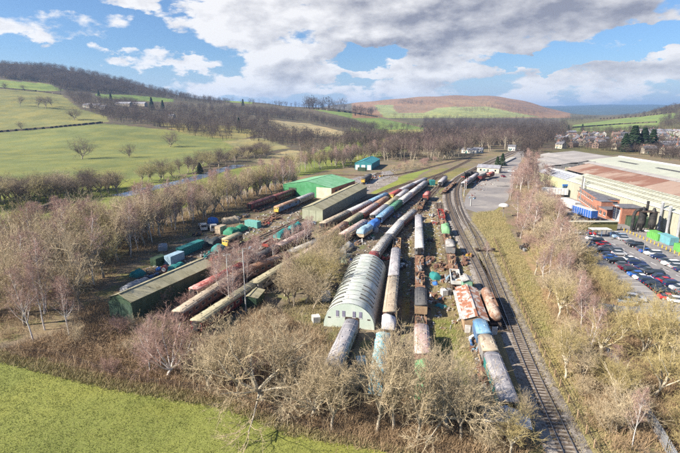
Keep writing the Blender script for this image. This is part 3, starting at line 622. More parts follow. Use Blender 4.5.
def shed(name, label, FL, FR, BR, eave, rise, wall, roofm, cat='shed', bay=6.0, sheet_w=2.0, door=None, over=.25, side_r=None, back_skip=False):
    c0, rz, L, W = frame_of(FL, FR, BR, eave)
    t = thing(name, label, cat, (c0.x, c0.y, 0), rz); h = W/2
    nb = max(1, round(L/bay)); bl = L/nb
    pm = MB().box((0, 0, eave/2), (.12, bl-.06, eave)).mesh('wall_panel', wall)
    for s in (-1, 1):
        for k in range(nb): obj('wall_panel', pm, t, (s*(h-.06), (k+.5)*bl, 0), mat=(side_r if s > 0 and side_r else wall))
        obj('plinth', MB().box((s*(h-.06), L/2, .15), (.18, L+.02, .3)).mesh('plinth', M_under), t)
        if True:
            g = MB(); g.box((s*(h-.1), L/2, eave/2), (.06, L-.1, eave-.1)); obj('wall', g.mesh('wall', M_under), t)
    for y in (0, L):
        g = MB(); g.ext([(-h+.13, 0), (h-.13, 0), (h-.13, eave), (0, eave+rise-.04), (-h+.13, eave)], y-.06, y+.06); obj('gable_wall', g.mesh('gable_wall', wall), t)
    if door:
        n, dw, dh, dm = door
        for k in range(n): obj('door', MB().box(((k-(n-1)/2)*(dw+.1), -.12, dh/2), (dw, .1, dh)).mesh('door', dm), t)
    ns = max(2, round((L+2*over)/sheet_w)); sw = (L+2*over)/ns
    sl_ = math.atan2(rise, h); ln = math.hypot(rise, h)+over
    for s in (-1, 1):
        b = MB(); th = .06
        b.add([(0, 0, 0), (s*ln*math.cos(sl_), 0, -ln*math.sin(sl_)), (s*ln*math.cos(sl_), sw-.05, -ln*math.sin(sl_)), (0, sw-.05, 0),
               (0, 0, -th), (s*ln*math.cos(sl_), 0, -ln*math.sin(sl_)-th), (s*ln*math.cos(sl_), sw-.05, -ln*math.sin(sl_)-th), (0, sw-.05, -th)],
              [(0, 1, 2, 3) if s > 0 else (3, 2, 1, 0), (4, 7, 6, 5), (0, 4, 5, 1), (3, 2, 6, 7), (1, 5, 6, 2), (0, 3, 7, 4)])
        me = b.mesh('roof_sheet', roofm); rr = random.Random(3)
        for k in range(ns): obj('roof_sheet', me, t, (0, -over+k*sw, eave+rise+.05+rr.uniform(0, .035)))
        u = MB(); u.add([(0, -over+.05, eave+rise-.06), (s*(h+.02), -over+.05, eave-.06), (s*(h+.02), L+over-.05, eave-.06), (0, L+over-.05, eave+rise-.06)], [(0, 1, 2, 3)]); obj('roof_lining', u.mesh('roof_lining', roofm), t)
    obj('ridge_cap', MB().box((0, L/2, eave+rise+.09), (.45, L+2*over, .07)).mesh('ridge_cap', roofm), t)
    return t, L, W
shed('carriage_shed', 'long dark green carriage shed with olive roof beside the old coaches', (107, 297.6), (131, 301.6), (213, 264.6), 4.4, 1.1, M_dgreen, M_oroof, door=(2, 3.0, 3.6, wm('dark_door', (.05, .09, .06), (.035, .06, .04), 1)), bay=5)
t, L, W = shed('storage_shed', 'long grey green storage shed in the middle of the yard', (303, 207.5), (323, 209.5), (367, 186.5), 4.3, 1.4, M_gwall, M_oroof, door=(3, 2.6, 3.7, wm('pale_green_door', (.34, .36, .26), (.3, .31, .22), .6)), bay=12, side_r=M_gshade)
t, L, W = shed('engine_shed', 'wide green roofed engine shed with brick side wall', (285.6, 183.5), (332, 188), (355, 180.5), 5.2, 2.3, M_bgreen, M_bgroof, side_r=M_brick, bay=5)
obj('cream_wall', MB().box((W/2-4, -.18, 2.6), (7.6, .1, 5.0)).mesh('cream_wall', M_cream), t)
for k in range(5): obj('window', MB().box((W/2+.02, 4+k*(L-8)/4, 3.0), (.06, 1.4, 1.6)).mesh('window', M_glass), t)
obj('doorway', MB().box((-W*.3, -.14, 2.0), (4, .1, 4)).mesh('doorway', M_dgreen), t)
t, L, W = shed('workshop', 'small teal workshop with pale doors in front of the bare trees', (357, 162), (372, 163.5), (380, 159), 4.5, 2, wm('teal_wall', (.03, .2, .22), (.05, .22, .25), .5), wm('teal_roof', (.03, .23, .26), (.06, .27, .3), .5), bay=6)
for k in (-3, 1, 5): obj('door', MB().box((k-1, -.14, 1.7), (2.6, .1, 3.2)).mesh('door', M_white), t)
# rusty roofed shed: a low lean-to of patched sheets
M_patch = wm('patched_rust_roof', (.5, .45, .41), (.33, .14, .08), .7, .46, .54, .85, (.24, .1, .06), .55, .6, stretch=(1, .45, 1))
t, L, W = shed('rusty_shed', 'low shed with patchy red rust and white roof beside the tank wagon', (465, 320), (488, 320), (476, 288.5), 2.6, .7, BODIES['timber'], M_patch, sheet_w=1.1, bay=3)
obj('side_sheet', MB().box((-W/2-.4, L*.45, 2.5), (.8, L*.9, .08)).mesh('side_sheet', BODIES['white']), t)
for k in range(5): obj('leaning_panel', MB().box((-W/2+.6+k*1.15, -.35, .8), (1.0, .1, 1.5), .05*(k-2)).mesh('leaning_panel', [BODIES['white'], BODIES['grey'], TARPS['paleblue'], BODIES['timber'], BODIES['white']][k]), t)
M_corr = wm('pale_corrugated', (.4, .44, .5), (.5, .52, .55), .7, .4, .6, .6, (.3, .28, .25), .56, .64, stretch=(1, 3, 1))
t, L, W = shed('lean_to_hut', 'low hut with pale blue grey sheet roof at the end of the siding', (486, 419), (530, 428), (527, 414), 2.2, .5, BODIES['timber'], M_corr, sheet_w=.9, bay=2)
shed('small_hut', 'tiny dark shed with olive roof beside the olive roofed coach', (246, 291), (257, 298), (264, 290), 2.3, .35, M_dgreen, M_oroof, bay=2, sheet_w=1)
shed('green_hut', 'small green ended hut behind the rusty roofed shed', (463, 281), (473, 281.5), (470, 276.5), 2.4, .4, wm('mint_paint', (.2, .4, .27), (.28, .42, .3), 1), ROOFS['grey'], bay=2, sheet_w=1)

# arched hut
def arched_hut():
    fr, bk = Vector((1.6, 75.2)), Vector((6.6, 104.5)); d = bk-fr; L = d.length; rz = math.atan2(d.y, d.x)-math.pi/2; R, Hh = 4.7, 4.75; n = 18
    skin = wm('pale_green_sheet', (.45, .49, .43), (.56, .58, .53), .6, .4, .6, .6, (.36, .33, .28), .58, .68, stretch=(1, .4, 1)); slot = wm('dark_rooflight', (.09, .09, .08), (.14, .13, .11), 2, rough=.5)
    t = thing('arched_hut', 'large arched corrugated hut with pale green front and dark rooflight slots', 'hut', (fr.x, fr.y, 0), rz)
    prof = lambda k, o=0.0: ((R+o)*math.cos(math.pi*k/n), (Hh+o)*math.sin(math.pi*k/n)**.9)
    nb = 14; bl = L/nb
    b = MB(); b.smooth = True
    V = [(*prof(k), y) for y in (0, bl-.04) for k in range(n+1)]; b.add([(x, y, z) for x, z, y in V], [(k, k+1, n+1+k+1, n+1+k) for k in range(n)])
    me = b.mesh('roof_band', skin)
    rb = MB(); P = [prof(k, .06) for k in range(n+1)]+[prof(k, -.02) for k in range(n, -1, -1)]
    for k in range(n): rb.add([(P[k][0], -.06, P[k][1]), (P[k+1][0], -.06, P[k+1][1]), (P[k+1][0], .06, P[k+1][1]), (P[k][0], .06, P[k][1])], [(3, 2, 1, 0)])
    rbm = rb.mesh('rib', skin)
    sm_ = {}
    for s in (0, 1):
        ks = (3.2, 4.2, 5.2, 6.2, 7.2) if s == 0 else (10.8, 11.8, 12.8, 13.8, 14.8)
        q = MB(); q.add([(*prof(k, .07), 0) for k in ks]+[(*prof(k, .07), 1) for k in ks], [])
        q = MB(); q.add([(prof(k, .09)[0], y, prof(k, .09)[1]) for y in (0, .62) for k in ks]+[(prof(k, -.02)[0], y, prof(k, -.02)[1]) for y in (0, .62) for k in ks],
             [(i, i+1, 5+i+1, 5+i) for i in range(4)]+[(10+i, 10+i+1, i+1, i) for i in range(4)]+[(5+i, 5+i+1, 15+i+1, 15+i) for i in range(4)]); sm_[s] = q.mesh('rooflight', slot)
    for k in range(nb):
        rbd = obj('roof_band', me, t, (0, k*bl, .01*(k % 2))); obj('rib', rbm, rbd, (0, 0, .02))
        for s in (0, 1):
            if not (s == 0 and k in (0, 5)): obj('rooflight', sm_[s], rbd, (0, bl*rnd.uniform(.3, .5), .03), scale=(1, rnd.uniform(.45, .85), 1))
    for y, nm in ((-.02, 'front_wall'), (L, 'back_wall')):
        g = MB(); Q = [prof(k, -.05) for k in range(n+1)]; g.add([(x, y-.08, z) for x, z in Q]+[(x, y+.02, z) for x, z in Q], [tuple(range(n+1)), tuple(range(2*n+1, n, -1))]+[(k+1, k, n+1+k, n+2+k) for k in range(n)]); obj(nm, g.mesh(nm, wm('pale_mint_wall', (.5, .58, .5), (.56, .62, .55), .7)), t)
    for x in (-2.1, -.95, .95, 2.1):
        w = obj('window', MB().box((x, -.13, 2.75), (.5, .06, 1.15)).mesh('window', wm('violet_pane', (.2, .19, .26), (.26, .25, .33), 1, rough=.3)), t)
        obj('window_frame', MB().box((x, -.12, 2.12), (.66, .1, .08)).mesh('window_frame', M_white), w)
    for x in (-3.6, 3.6): obj('vent', MB().box((x, -.12, 1.9), (.5, .06, .2)).mesh('vent', M_under), t)
    obj('doorway', MB().box((.6, -.11, 1.1), (2.6, .04, 2.2)).mesh('doorway', M_under), t)
arched_hut()

# ------------------------------------------------------------------ containers, tarpaulined stacks, lorries and scrap
M_teal = BODIES['teal']
def container(label, px, py, L, W, Hh, rz, mat, cat='container', ribs=True, z=0, top=None):
    p = G(px, py); t = thing('container', label, cat, (p.x, p.y, z+.05), rz, None, .84)
    obj('body', MB().box((0, 0, Hh/2), (W, L, Hh)).mesh('body', mat), t)
    if ribs:
        rm = cached(('rib', Hh), lambda: MB().box((0, 0, Hh/2), (.06, .18, Hh-.2)).mesh('rib', mat))
        for s in (-1, 1):
            k = -L/2+.3
            while k < L/2: obj('rib', rm, t, (s*(W/2+.02), k, 0), mat=mat); k += .6
    obj('roof', MB().box((0, 0, Hh+.04), (W+.06, L+.06, .08)).mesh('roof', top or mat), t)
    for s in (-1, 1): obj('door', MB().box((s*W/4, -L/2-.03, Hh/2), (W/2-.08, .06, Hh-.2)).mesh('door', mat), t)
AX = math.radians(-22)
for a in [('long teal curtain sided container by the tree belt', 191, 252, 11, 2.5, 2.7, AX, M_teal), ('white and blue striped container behind the dark green shed', 175, 262, 6, 2.5, 2.6, AX, TARPS['paleblue']),
          ('mint teal container near the maroon coaches', 253, 227, 6.5, 2.5, 2.5, math.radians(60), wm('mint_teal', (.12, .33, .3), (.16, .38, .34), .8)), ('cream box body beside the green tarpaulins', 221, 233, 4, 2.5, 2.8, AX, BODIES['cream']),
          ('dark green box van body beside the striped container', 159, 264, 4.5, 2.4, 2.3, AX, M_dgreen), ('small mint box beside the pink birch twigs', 278, 244, 3, 2.2, 1.9, AX, wm('mint_box', (.3, .45, .3), (.26, .38, .26), 1)),
          ('grey green box beside the blue junk near the pink coach', 346, 262, 3, 2.2, 2.1, AX, wm('mint_grey', (.3, .36, .28), (.25, .28, .23), 1)), ('green container near the teal workshop', 362, 171, 6.5, 2.5, 2.6, math.radians(70), M_dgreen),
          ('teal hut like container at the yard throat', 432, 185, 5, 3, 3, 0, M_teal), ('pale metal cabin on the grass beside the arched hut', 326, 300, 2.2, 2, 1.9, .15, BODIES['white']), ('small white cube cabinet near the arched hut corner', 316, 322, 1.6, 1.6, 1.4, .3, BODIES['white']),
          ('white fridge like box among the scrap near the rusty shed', 444, 295, 1.5, 1.5, 1.4, .2, BODIES['white']), ('pale box beside the white fridge like box', 448, 294.5, 1.4, 1.3, 1.4, .2, BODIES['light'] if 'light' in BODIES else BODIES['grey']), ('pale grey plate cabin behind the coach and the bare tree', 361, 363, 2.0, 1.7, .8, .1, BODIES['white'])]:
    container(*a)
def tarp_stack(label, px, py, L, W, Hh, rz, mat, seed):
    p = G(px, py); t = thing('sheeted_stack', label, 'tarpaulin', (p.x, p.y, 0), rz, None, .86)
    obj('sheet', lumpy(L, W, Hh, seed, .2).mesh('sheet', mat), t)
    obj('pallet', MB().box((0, 0, .08), (W*1.1, L*1.02, .14)).mesh('pallet', BODIES['timber']), t)
for i, a in enumerate([('green sheeted stack next to the cream box body', 232, 234, 5, 4, 2.4, AX, TARPS['green']), ('second green sheeted stack toward the mint teal container', 241, 231, 5, 3, 2.3, AX, TARPS['green']), ('black sheeted stack below the white lorry cabs', 205, 246, 6, 3, 2.2, AX, TARPS['black']),
        ('black sheeted stack beside the teal sheets', 214, 245, 5, 3, 2.4, AX, TARPS['black']), ('teal sheeted stack in front of the yellow shunter', 219, 251, 4, 3, 2.2, AX, TARPS['teal']), ('teal sheeted pile at the dark green shed corner', 138, 276, 3.5, 2.6, 1.7, AX, TARPS['teal']),
        ('flat teal sheet beside the dark green shed roof', 178, 268, 4, 2, 1.5, AX, TARPS['teal']), ('small teal sheet next to the red drum', 170, 271, 3, 2, 1.2, AX, TARPS['teal']), ('grey sheeted machine against the tree belt', 163, 250, 3.5, 2.6, 2.2, .3, TARPS['grey']),
        ('tan sheeted round load behind the lorry cabs', 231, 223, 7, 3, 2.6, math.radians(-65), TARPS['tan']), ('blue sheet over the back of the white lorry', 213, 224, 3.5, 2.6, 2.8, AX, TARPS['blue']), ('teal and blue sheeted heap in the scrap clearing', 435, 279, 3, 2.2, 1.8, .2, TARPS['teal']),
        ('crumpled teal sheet on the grass beside the rusty shed', 441, 307, 2.6, 1.8, .5, .7, TARPS['teal']), ('grey blue sheeted tank behind the blue wrapped coach', 375, 232, 3, 2.4, 2.2, 0, TARPS['grey']), ('blue sheet on junk beside the grey green box', 350, 262, 2, 1.4, 1.0, .2, TARPS['blue']),
        ('blue and white sheets over low wagon load by the bushes', 331, 261, 6, 2.4, 1.6, math.radians(80), TARPS['paleblue']), ('grey long covered stack beside the pink coach', 347, 250, 8, 2.4, 2, AX, TARPS['grey']), ('small bright blue sheet in the scrap clearing', 435, 285, 1.4, 1.2, .9, 0, TARPS['blue']),
        ('long grey sheet roofed load behind the dark green shed', 136, 287, 8, 2.4, 1.6, AX, TARPS['grey']), ('small blue sheet by the red drum', 159, 270, 1.6, 1.4, .8, 0, TARPS['blue']), ('black sheet over small stack beside the mauve coach', 404, 262, 2, 1.2, .8, 0, TARPS['black'])]):
    tarp_stack(*a, 40+i)
def lorry(label, px, py, rz, body):
    p = G(px, py); t = thing('lorry', label, 'lorry', (p.x, p.y, 0), rz, None, .88)
    cb = MB(); cb.ext([(-1.2, .6), (1.2, .6), (1.2, 2.0), (1.05, 2.9), (-1.05, 2.9), (-1.2, 2.0)], -1.0, 1.0); c = obj('cab', cb.mesh('cab', BODIES['white']), t)
    obj('windscreen', MB().box((0, -1.02, 2.1), (1.9, .06, .8)).mesh('windscreen', M_glass), c)
    obj('chassis', MB().box((0, 3.2, .85), (1.0, 7, .25)).mesh('chassis', M_under), t)
    obj('load_bed', MB().box((0, 4.3, 1.3), (2.4, 5.2, .6)).mesh('load_bed', body), t)
    for y in (0, 3.6, 5.2):
        for s in (-1, 1): obj('wheel', cached('lw', lambda: MB().tube((-.15, 0, 0), (.15, 0, 0), .5, n=14).mesh('wheel', M_under)), t, (s*1.0, y, .5))
lorry('white cabbed lorry at the tree belt edge, outer of two', 204, 231, math.radians(25), BODIES['grey']); lorry('white cabbed lorry next to the cream box body', 214, 232, math.radians(25), BODIES['grey'])
def scrap(label, px, py, L, W, n, seed, mats=None, rz=0.0, h=.9):
    p = G(px, py); t = thing('scrap_heap', label, 'scrap', (p.x, p.y, 0), rz, 'scrap heaps around the yard')
    obj('pile', clutter(L, W, seed, n, h, mats).mesh('pile'), t, kind='stuff')
WM = [BODIES['white'], BODIES['grey'], M_rust, TARPS['paleblue']]; YM = [BODIES['yellow'], M_rust, BODIES['black']]; RM = [M_rust, BODIES['rust'], BODIES['brown']]
for i, a in enumerate([('rusty rails and frames along the clearing edge', 458, 285, 9, 2, 30, RM+[M_under]), ('sleepers and rust beside the red open wagon', 446, 214, 10, 2, 28, RM+[BODIES['timber']]), ('pale and rusty oddments between the pair and the clearing', 428, 262, 9, 2.5, 30, RM+WM), ('mixed junk beside the central coach rows', 398, 216, 8, 2, 26, WM+RM+[BODIES['blue']]), ('white and red oddments toward the yard throat', 420, 190, 10, 2.5, 26, WM+[BODIES['red'], M_rust]), ('scattered plates beside the curved grey coaches', 388, 244, 9, 2, 28, WM+RM), ('coloured junk beside the muddy track', 250, 250, 10, 3, 30, WM+[BODIES['green'], BODIES['red'], M_under]), ('dark frames before the maroon coaches', 262, 210, 10, 3, 30, RM+[M_under]), ('timber stacks by the tan sheeted load', 246, 216, 6, 3, 18, [BODIES['timber'], BODIES['grey']]), ('station yard vans and crates by the maroon van', 476, 183, 12, 4, 26, WM+[BODIES['maroon'], BODIES['black']]), ('crates at the grass end of the station yard', 472, 198, 5, 3, 14, WM+[M_under]), ('yellow plant and machine parts below the white lorry cabs', 199, 235, 4, 3, 14, YM), ('rusty wheelsets laid in a curve beside the maroon coaches', 270, 221, 12, 4, 40, RM), ('rusty parts strewn in front of the blue locomotive', 285, 212, 10, 5, 40, RM), ('red boxes beside the mint teal container', 266, 225, 4, 3, 10, [BODIES['red'], M_rust]),
        ('pale junk at the foot of the long grey shed', 312, 224, 4, 3, 14, WM+[BODIES['yellow']]), ('mixed white and orange junk near the teal workshop', 378, 177, 14, 7, 40, WM+[BODIES['yellow'], BODIES['red']]), ('white vans and parts heap beside the workshop track', 365, 183, 8, 6, 20, WM+[BODIES['blue']]), ('black and white junk beside the pale siding coach', 402, 268, 4, 2.5, 16, WM+[M_under]),
        ('blue and red oddments between hut and mauve coach', 385, 258, 6, 3, 22, WM+[BODIES['blue'], BODIES['red'], BODIES['green']]), ('dark frames in the clearing beside the long straight siding', 430, 241, 4, 3, 18, [M_under, BODIES['grey'], BODIES['black']]), ('orange and blue drums in the clearing', 434, 224, 3, 3, 12, [BODIES['blue'], M_rust, BODIES['red']]), ('small white heap at the top of the clearing', 432, 216, 3, 2, 8, WM),
        ('white appliances beside the teal heap', 445, 279, 4, 2, 14, WM), ('rusty frames across the scrap clearing', 442, 268, 6, 4, 30, RM+[M_under]), ('rusty oddments near the crumpled teal sheet', 436, 300, 5, 4, 22, RM+WM), ('rust and timber strewn between the short siding and the shrubs', 483, 370, 9, 3, 30, RM+[BODIES['timber'], M_under]), ('broken boards beside the blue roofed van', 477, 345, 6, 2.5, 26, WM+RM+[BODIES['blue']]),
        ('oil drums and dark bins on the grass strip beside the running line', 524, 248, 7, 2, 22, [M_under, BODIES['black'], BODIES['grey']]), ('dark boxes further along the grass strip', 519, 235, 4, 2, 12, [M_under, BODIES['black']]), ('pale brash heap behind the tree belt lorries', 237, 219, 5, 3, 14, WM+[BODIES['timber']]), ('logs and boards in the clearing beside the arched hut', 296, 353, 5, 4, 16, [BODIES['timber'], BODIES['grey']]),
        ('brown parts between the dark green shed and the belt', 150, 277, 8, 2, 22, [M_under, BODIES['blue'], BODIES['grey']]), ('dark machinery beside the striped container', 208, 256, 6, 3, 20, [M_under, BODIES['grey'], BODIES['teal']]), ('red and dark parts by the dark green shed end', 216, 259, 4, 2, 12, [BODIES['red'], M_under]), ('orange excavator like plant near the signals', 470, 257, 2.5, 2, 10, [M_rust, BODIES['yellow']]), ('rust scrap between the wagons and running lines', 465, 262, 8, 2, 26, RM),
        ('junk along the muddy track in front of the teal wagons', 296, 232, 8, 3, 20, WM+[BODIES['red'], BODIES['green']]), ('white and pink oddments below the blue wrapped coach', 357, 243, 5, 3, 20, WM+RM), ('bright green and white oddments beyond the pink coach', 372, 238, 4, 2, 10, [BODIES['green'], BODIES['white']])]):
    scrap(*a[:6], 70+i, a[6], AX)
b = thing('drum', 'red round drum by the teal sheets beside the dark green shed', 'drum', G(164, 273)); obj('shell', MB().tube((0, 0, .9), (0, 1.3, .9), .8, n=14).mesh('shell', BODIES['red']), b); obj('end_cap', MB().tube((0, -.06, .9), (0, 0, .9), .55, n=14).mesh('end_cap', BODIES['white']), b)
yp = G(233, 246); vehicle('loco', 7, 'timber', 'olive', 'small yellow shunter with olive roof near the teal sheets', (yp.x, yp.y), AX)

# ------------------------------------------------------------------ the factory
M_cladc = wm('cream_cladding', (.4, .395, .31), (.36, .355, .28), .2, rough=.6, stretch=(1, 1, .3)); M_roofc = wm('cream_roof', (.37, .385, .32), (.41, .42, .35), .08, .4, .65, .6, (.3, .305, .25), .6, .72)
M_roofg = wm('grey_factory_roof', (.26, .27, .29), (.34, .345, .36), .1, .4, .65, .6, (.2, .2, .2), .6, .7, stretch=(1, .3, 1)); M_roofm = wm('mauve_factory_roof', (.26, .245, .235), (.33, .31, .295), .06, .4, .65, .75, (.26, .22, .2), .6, .7)
M_roofb = wm('brown_factory_roof', (.3, .215, .17), (.2, .1, .07), .045, .45, .62, .8, (.34, .27, .22), .58, .7); M_lime = wm('lime_cladding', (.42, .44, .26), (.38, .4, .23), .3, rough=.6)
M_light = wm('translucent_sheet', (.33, .32, .24), (.26, .25, .19), .8, rough=.4); M_dk = wm('dark_gutter', (.06, .06, .06), (.09, .09, .09), 1)
def bay_roof(t, x0, z0, x1, z1, x2, z2, y0, y1, m1, m2, name='roof_slope'):
    for (a, za, c, zc, m) in ((x0, z0, x1, z1, m1), (x1, z1, x2, z2, m2)):
        ln = math.hypot(c-a, zc-za); n = max(1, round((y1-y0)/9.0)); w = (y1-y0)/n
        b = MB(); b.add([(a, 0, za), (c, 0, zc), (c, w-.08, zc), (a, w-.08, za), (a, 0, za-.2), (c, 0, zc-.2), (c, w-.08, zc-.2), (a, w-.08, za-.2)], [(0, 1, 2, 3), (7, 6, 5, 4), (0, 4, 5, 1), (1, 5, 6, 2), (2, 6, 7, 3), (3, 7, 4, 0)])
        k0 = 0.0                                                # standing seams
        while k0 < w-.1:
            b.add([(a, k0, za), (c, k0, zc), (c, k0+.12, zc), (a, k0+.12, za), (a, k0+.06, za+.09), (c, k0+.06, zc+.09)], [(0, 1, 5, 4), (4, 5, 2, 3)]); k0 += 1.5
        me = b.mesh(name, m)
        for k in range(n): obj('roof_panel', me, t, (0, y0+k*w, .03*(k % 2)))
def rooflights(t, x0, z0, x1, z1, fr, y0, y1, step, w, l, mat):
    sl_ = math.atan2(z1-z0, x1-x0); b = MB(); dx, dz = math.cos(sl_)*l, math.sin(sl_)*l
    b.add([(0, 0, .16), (dx, 0, dz+.16), (dx, w, dz+.16), (0, w, .16), (0, 0, 0), (dx, 0, dz), (dx, w, dz), (0, w, 0)], [(0, 1, 2, 3), (0, 4, 5, 1), (2, 6, 7, 3), (0, 3, 7, 4), (1, 5, 6, 2)]); me = b.mesh('rooflight', mat)
    for f in fr:
        y = y0
        while y < y1: obj('rooflight', me, t, (x0+(x1-x0)*f, y, z0+(z1-z0)*f+.02)); y += step
t = thing('factory_hall', 'cream factory hall with ribbed wall and rows of rooflights', 'factory', (0, 0, 0))
FX, FY0, FY1 = 105.5, 64.0, 209.0
bay_roof(t, FX-.3, 7.6, 114, 10.4, 119, 8.9, FY0, FY1, M_roofc, M_roofc); rooflights(t, FX, 7.7, 114, 10.4, (.18, .5, .78), FY0+4, FY1-3, 1.75, .95, 1.5, M_light)
pn = (FY1-FY0)/60; pm = MB()
pm.box((0, pn/2, 3.7), (.16, pn-.05, 7.4))
for q in range(4): pm.box((-.11, (q+.5)*pn/4, 3.75), (.1, .18, 7.2))
pm = pm.mesh('wall_panel', M_cladc)
for k in range(60): obj('wall_panel', pm, t, (FX, FY0+k*pn, 0))
obj('gable_wall', MB().add([(FX, FY1, 0), (119, FY1, 0), (119, FY1, 8.8), (114, FY1, 10.3), (FX, FY1, 7.5)], [(0, 1, 2, 3, 4)]).mesh('gable_wall', M_cladc), t)
obj('gutter', MB().box((FX-.35, (FY0+FY1)/2, 7.45), (.3, FY1-FY0, .25)).mesh('gutter', M_white), t)
t = thing('factory_hall', 'middle factory hall with brown stained roof and dark gutter line', 'factory', (0, 0, 0))
bay_roof(t, 119, 8.9, 131, 11.6, 132.5, 11.2, 64, 240, M_roofb, M_dk); bay_roof(t, 132.5, 11.0, 136, 11.9, 140, 10.8, 64, 285, M_roofm, M_roofm)
obj('wall', MB().box((130, 240.5, 5), (21, .3, 9)).mesh('wall', M_lime), t)
t = thing('factory_hall', 'rear factory hall with pale green roof behind the brown stained roof', 'factory', (0, 0, 0))
bay_roof(t, 140, 10.8, 160, 13.2, 176, 11.0, 70, 262, M_roofc, M_roofc); rooflights(t, 140, 10.8, 160, 13.2, (.5,), 80, 255, 30, 16, 1.6, M_dk)
obj('ridge_vent', MB().box((160, 166, 13.35), (1.6, 190, .5)).mesh('ridge_vent', M_white), t); obj('wall', MB().box((158, 262.2, 5), (36, .3, 10)).mesh('wall', M_lime), t)
t = thing('factory_hall', 'grey roofed factory bays with lime green side wall', 'factory', (0, 0, 0))
for (x0, x1, x2) in ((107.5, 113.5, 119), (119, 125, 131)):
    bay_roof(t, x0, 6.6, x1, 8.6, x2, 7.0, 211, 247, M_roofg, M_roofg); rooflights(t, x0, 6.6, x1, 8.6, (.12, .55), 213, 246, 3.2, 1.3, 2.0, wm('pale_rooflight', (.4, .42, .46), (.34, .36, .4), .8, rough=.3))
    obj('ridge_vent', MB().box((x1, 229, 8.7), (1.0, 36, .5)).mesh('ridge_vent', M_white), t)
for k in range(12):
    obj('wall_panel', MB().box((107.7, 212.5+k*3, 4.2), (.16, 2.94, 4.8)).mesh('wall_panel', M_lime), t); obj('base_panel', MB().box((107.66, 212.5+k*3, .9), (.16, 2.94, 1.8)).mesh('base_panel', BODIES['grey']), t)
obj('end_wall', MB().box((119.2, 247.1, 3.4), (23, .2, 6.8)).mesh('end_wall', M_lime), t)
t = thing('factory_hall', 'big mauve grey roofed works at the village end of the factory', 'factory', (0, 0, 0))
for (x0, z0, x1, z1, x2, z2, y1) in ((113.5, 9.0, 117.5, 10.0, 121, 10.2, 262), (121, 10.2, 126, 11.2, 130, 11.4, 279), (130, 11.4, 135, 12.4, 139.5, 11, 296)):
    bay_roof(t, x0, z0, x1, z1, x2, z2, 248, y1, M_roofm, M_roofm); obj('end_wall', MB().box(((x0+x2)/2, 248.2, z0/2), (x2-x0, .2, z0+.6)).mesh('end_wall', BODIES['grey']), t); obj('end_wall', MB().box(((x0+x2)/2, y1+.1, z0/2), (x2-x0, .2, z0)).mesh('end_wall', BODIES['grey']), t); obj('side_wall', MB().box((x0+.1, (248+y1)/2, z0/2-.1), (.2, y1-248, z0-.2)).mesh('side_wall', BODIES['grey']), t)
bay_roof(t, 140, 10.6, 158, 12.4, 178, 9.5, 263, 310, M_roofm, M_roofm)
obj('end_wall', MB().box((159, 310.2, 4.7), (38, .3, 9.4)).mesh('end_wall', BODIES['grey']), t)
obj('link_roof', MB().box((128, 244.5, 7.6), (33, 8.5, .4)).mesh('link_roof', M_roofm), t)
obj('link_wall', MB().box((113, 244.5, 3.6), (.3, 8.4, 7.2)).mesh('link_wall', BODIES['grey']), t)
# brick offices, pulled along the front of the hall
def brick_block(label, px0, px1, w, h, floors, win=True, mat=M_brick, roof=M_slate, nm='office_block', wall_win=2.6):
    a, c = G(*px0), G(*px1); d = Vector((c.x-a.x, c.y-a.y)); L = d.length; rz = math.atan2(d.y, d.x)-math.pi/2
    t = thing(nm, label, 'building', (a.x, a.y, 0), rz)
    obj('wall', MB().box((w/2, L/2, h/2), (w, L, h)).mesh('wall', mat), t); obj('roof', MB().box((w/2, L/2, h+.15), (w+.3, L+.3, .3)).mesh('roof', roof), t)
    if win:
        n = int(L/wall_win); wmh = MB().box((0, 0, 0), (.08, 1.5, 1.2)).mesh('window', M_glass); fm = MB().box((-.02, 0, -.68), (.14, 1.7, .14)).mesh('sill', M_white); fr2 = MB().box((-.03, 0, 0), (.05, .09, 1.2)).mesh('mullion', M_white)
        for f in range(floors):
            for k in range(n):
                wd = obj('window', wmh, t, (-.03, (k+.5)*L/n, 1.6+f*2.9)); obj('sill', fm, wd); obj('mullion', fr2, wd)
            for k in range(max(1, int(w/4))):
                obj('window', wmh, t, ((k+.5)*w/max(1, int(w/4)), -.03, 1.6+f*2.9), math.pi/2)
    return t, L
brick_block('two storey red brick office with long grey roof in front of the cream hall', (596, 214), (578, 200.5), 8, 5.8, 2)
brick_block('stepped brick office wing at the village end of the long office', (577.5, 200.3), (572, 196.8), 6, 4.0, 1)
brick_block('low brick link with grey roof next to the long office', (606, 219), (598, 215.2), 6, 3.2, 1)
t, L = brick_block('tall brick plant house with pale louvred front', (620, 224), (611, 219.5), 9, 5.6, 1, win=False)
obj('louvre', MB().box((-.05, L*.5, 2.6), (.1, L*.7, 4.2)).mesh('louvre', BODIES['white']), t); obj('lower_shed', MB().box((5, -2.6, 1.6), (7, 5, 3.2)).mesh('lower_shed', M_dgreen), t)
for k in range(5): obj('slat', MB().box((-.13, L*.5, 1.2+k*.7), (.08, L*.66, .1)).mesh('slat', BODIES['grey']), t)
t = thing('roof_plant_room', 'small red brick plant room on the long office roof', 'building', (*(G(594, 205.5, 6)[:2]), 6.2)); obj('wall', MB().box((3, 0, .8), (4, 5, 1.6)).mesh('wall', M_brick), t); obj('roof', MB().box((3, 0, 1.65), (4.2, 5.2, .12)).mesh('roof', M_slate), t)
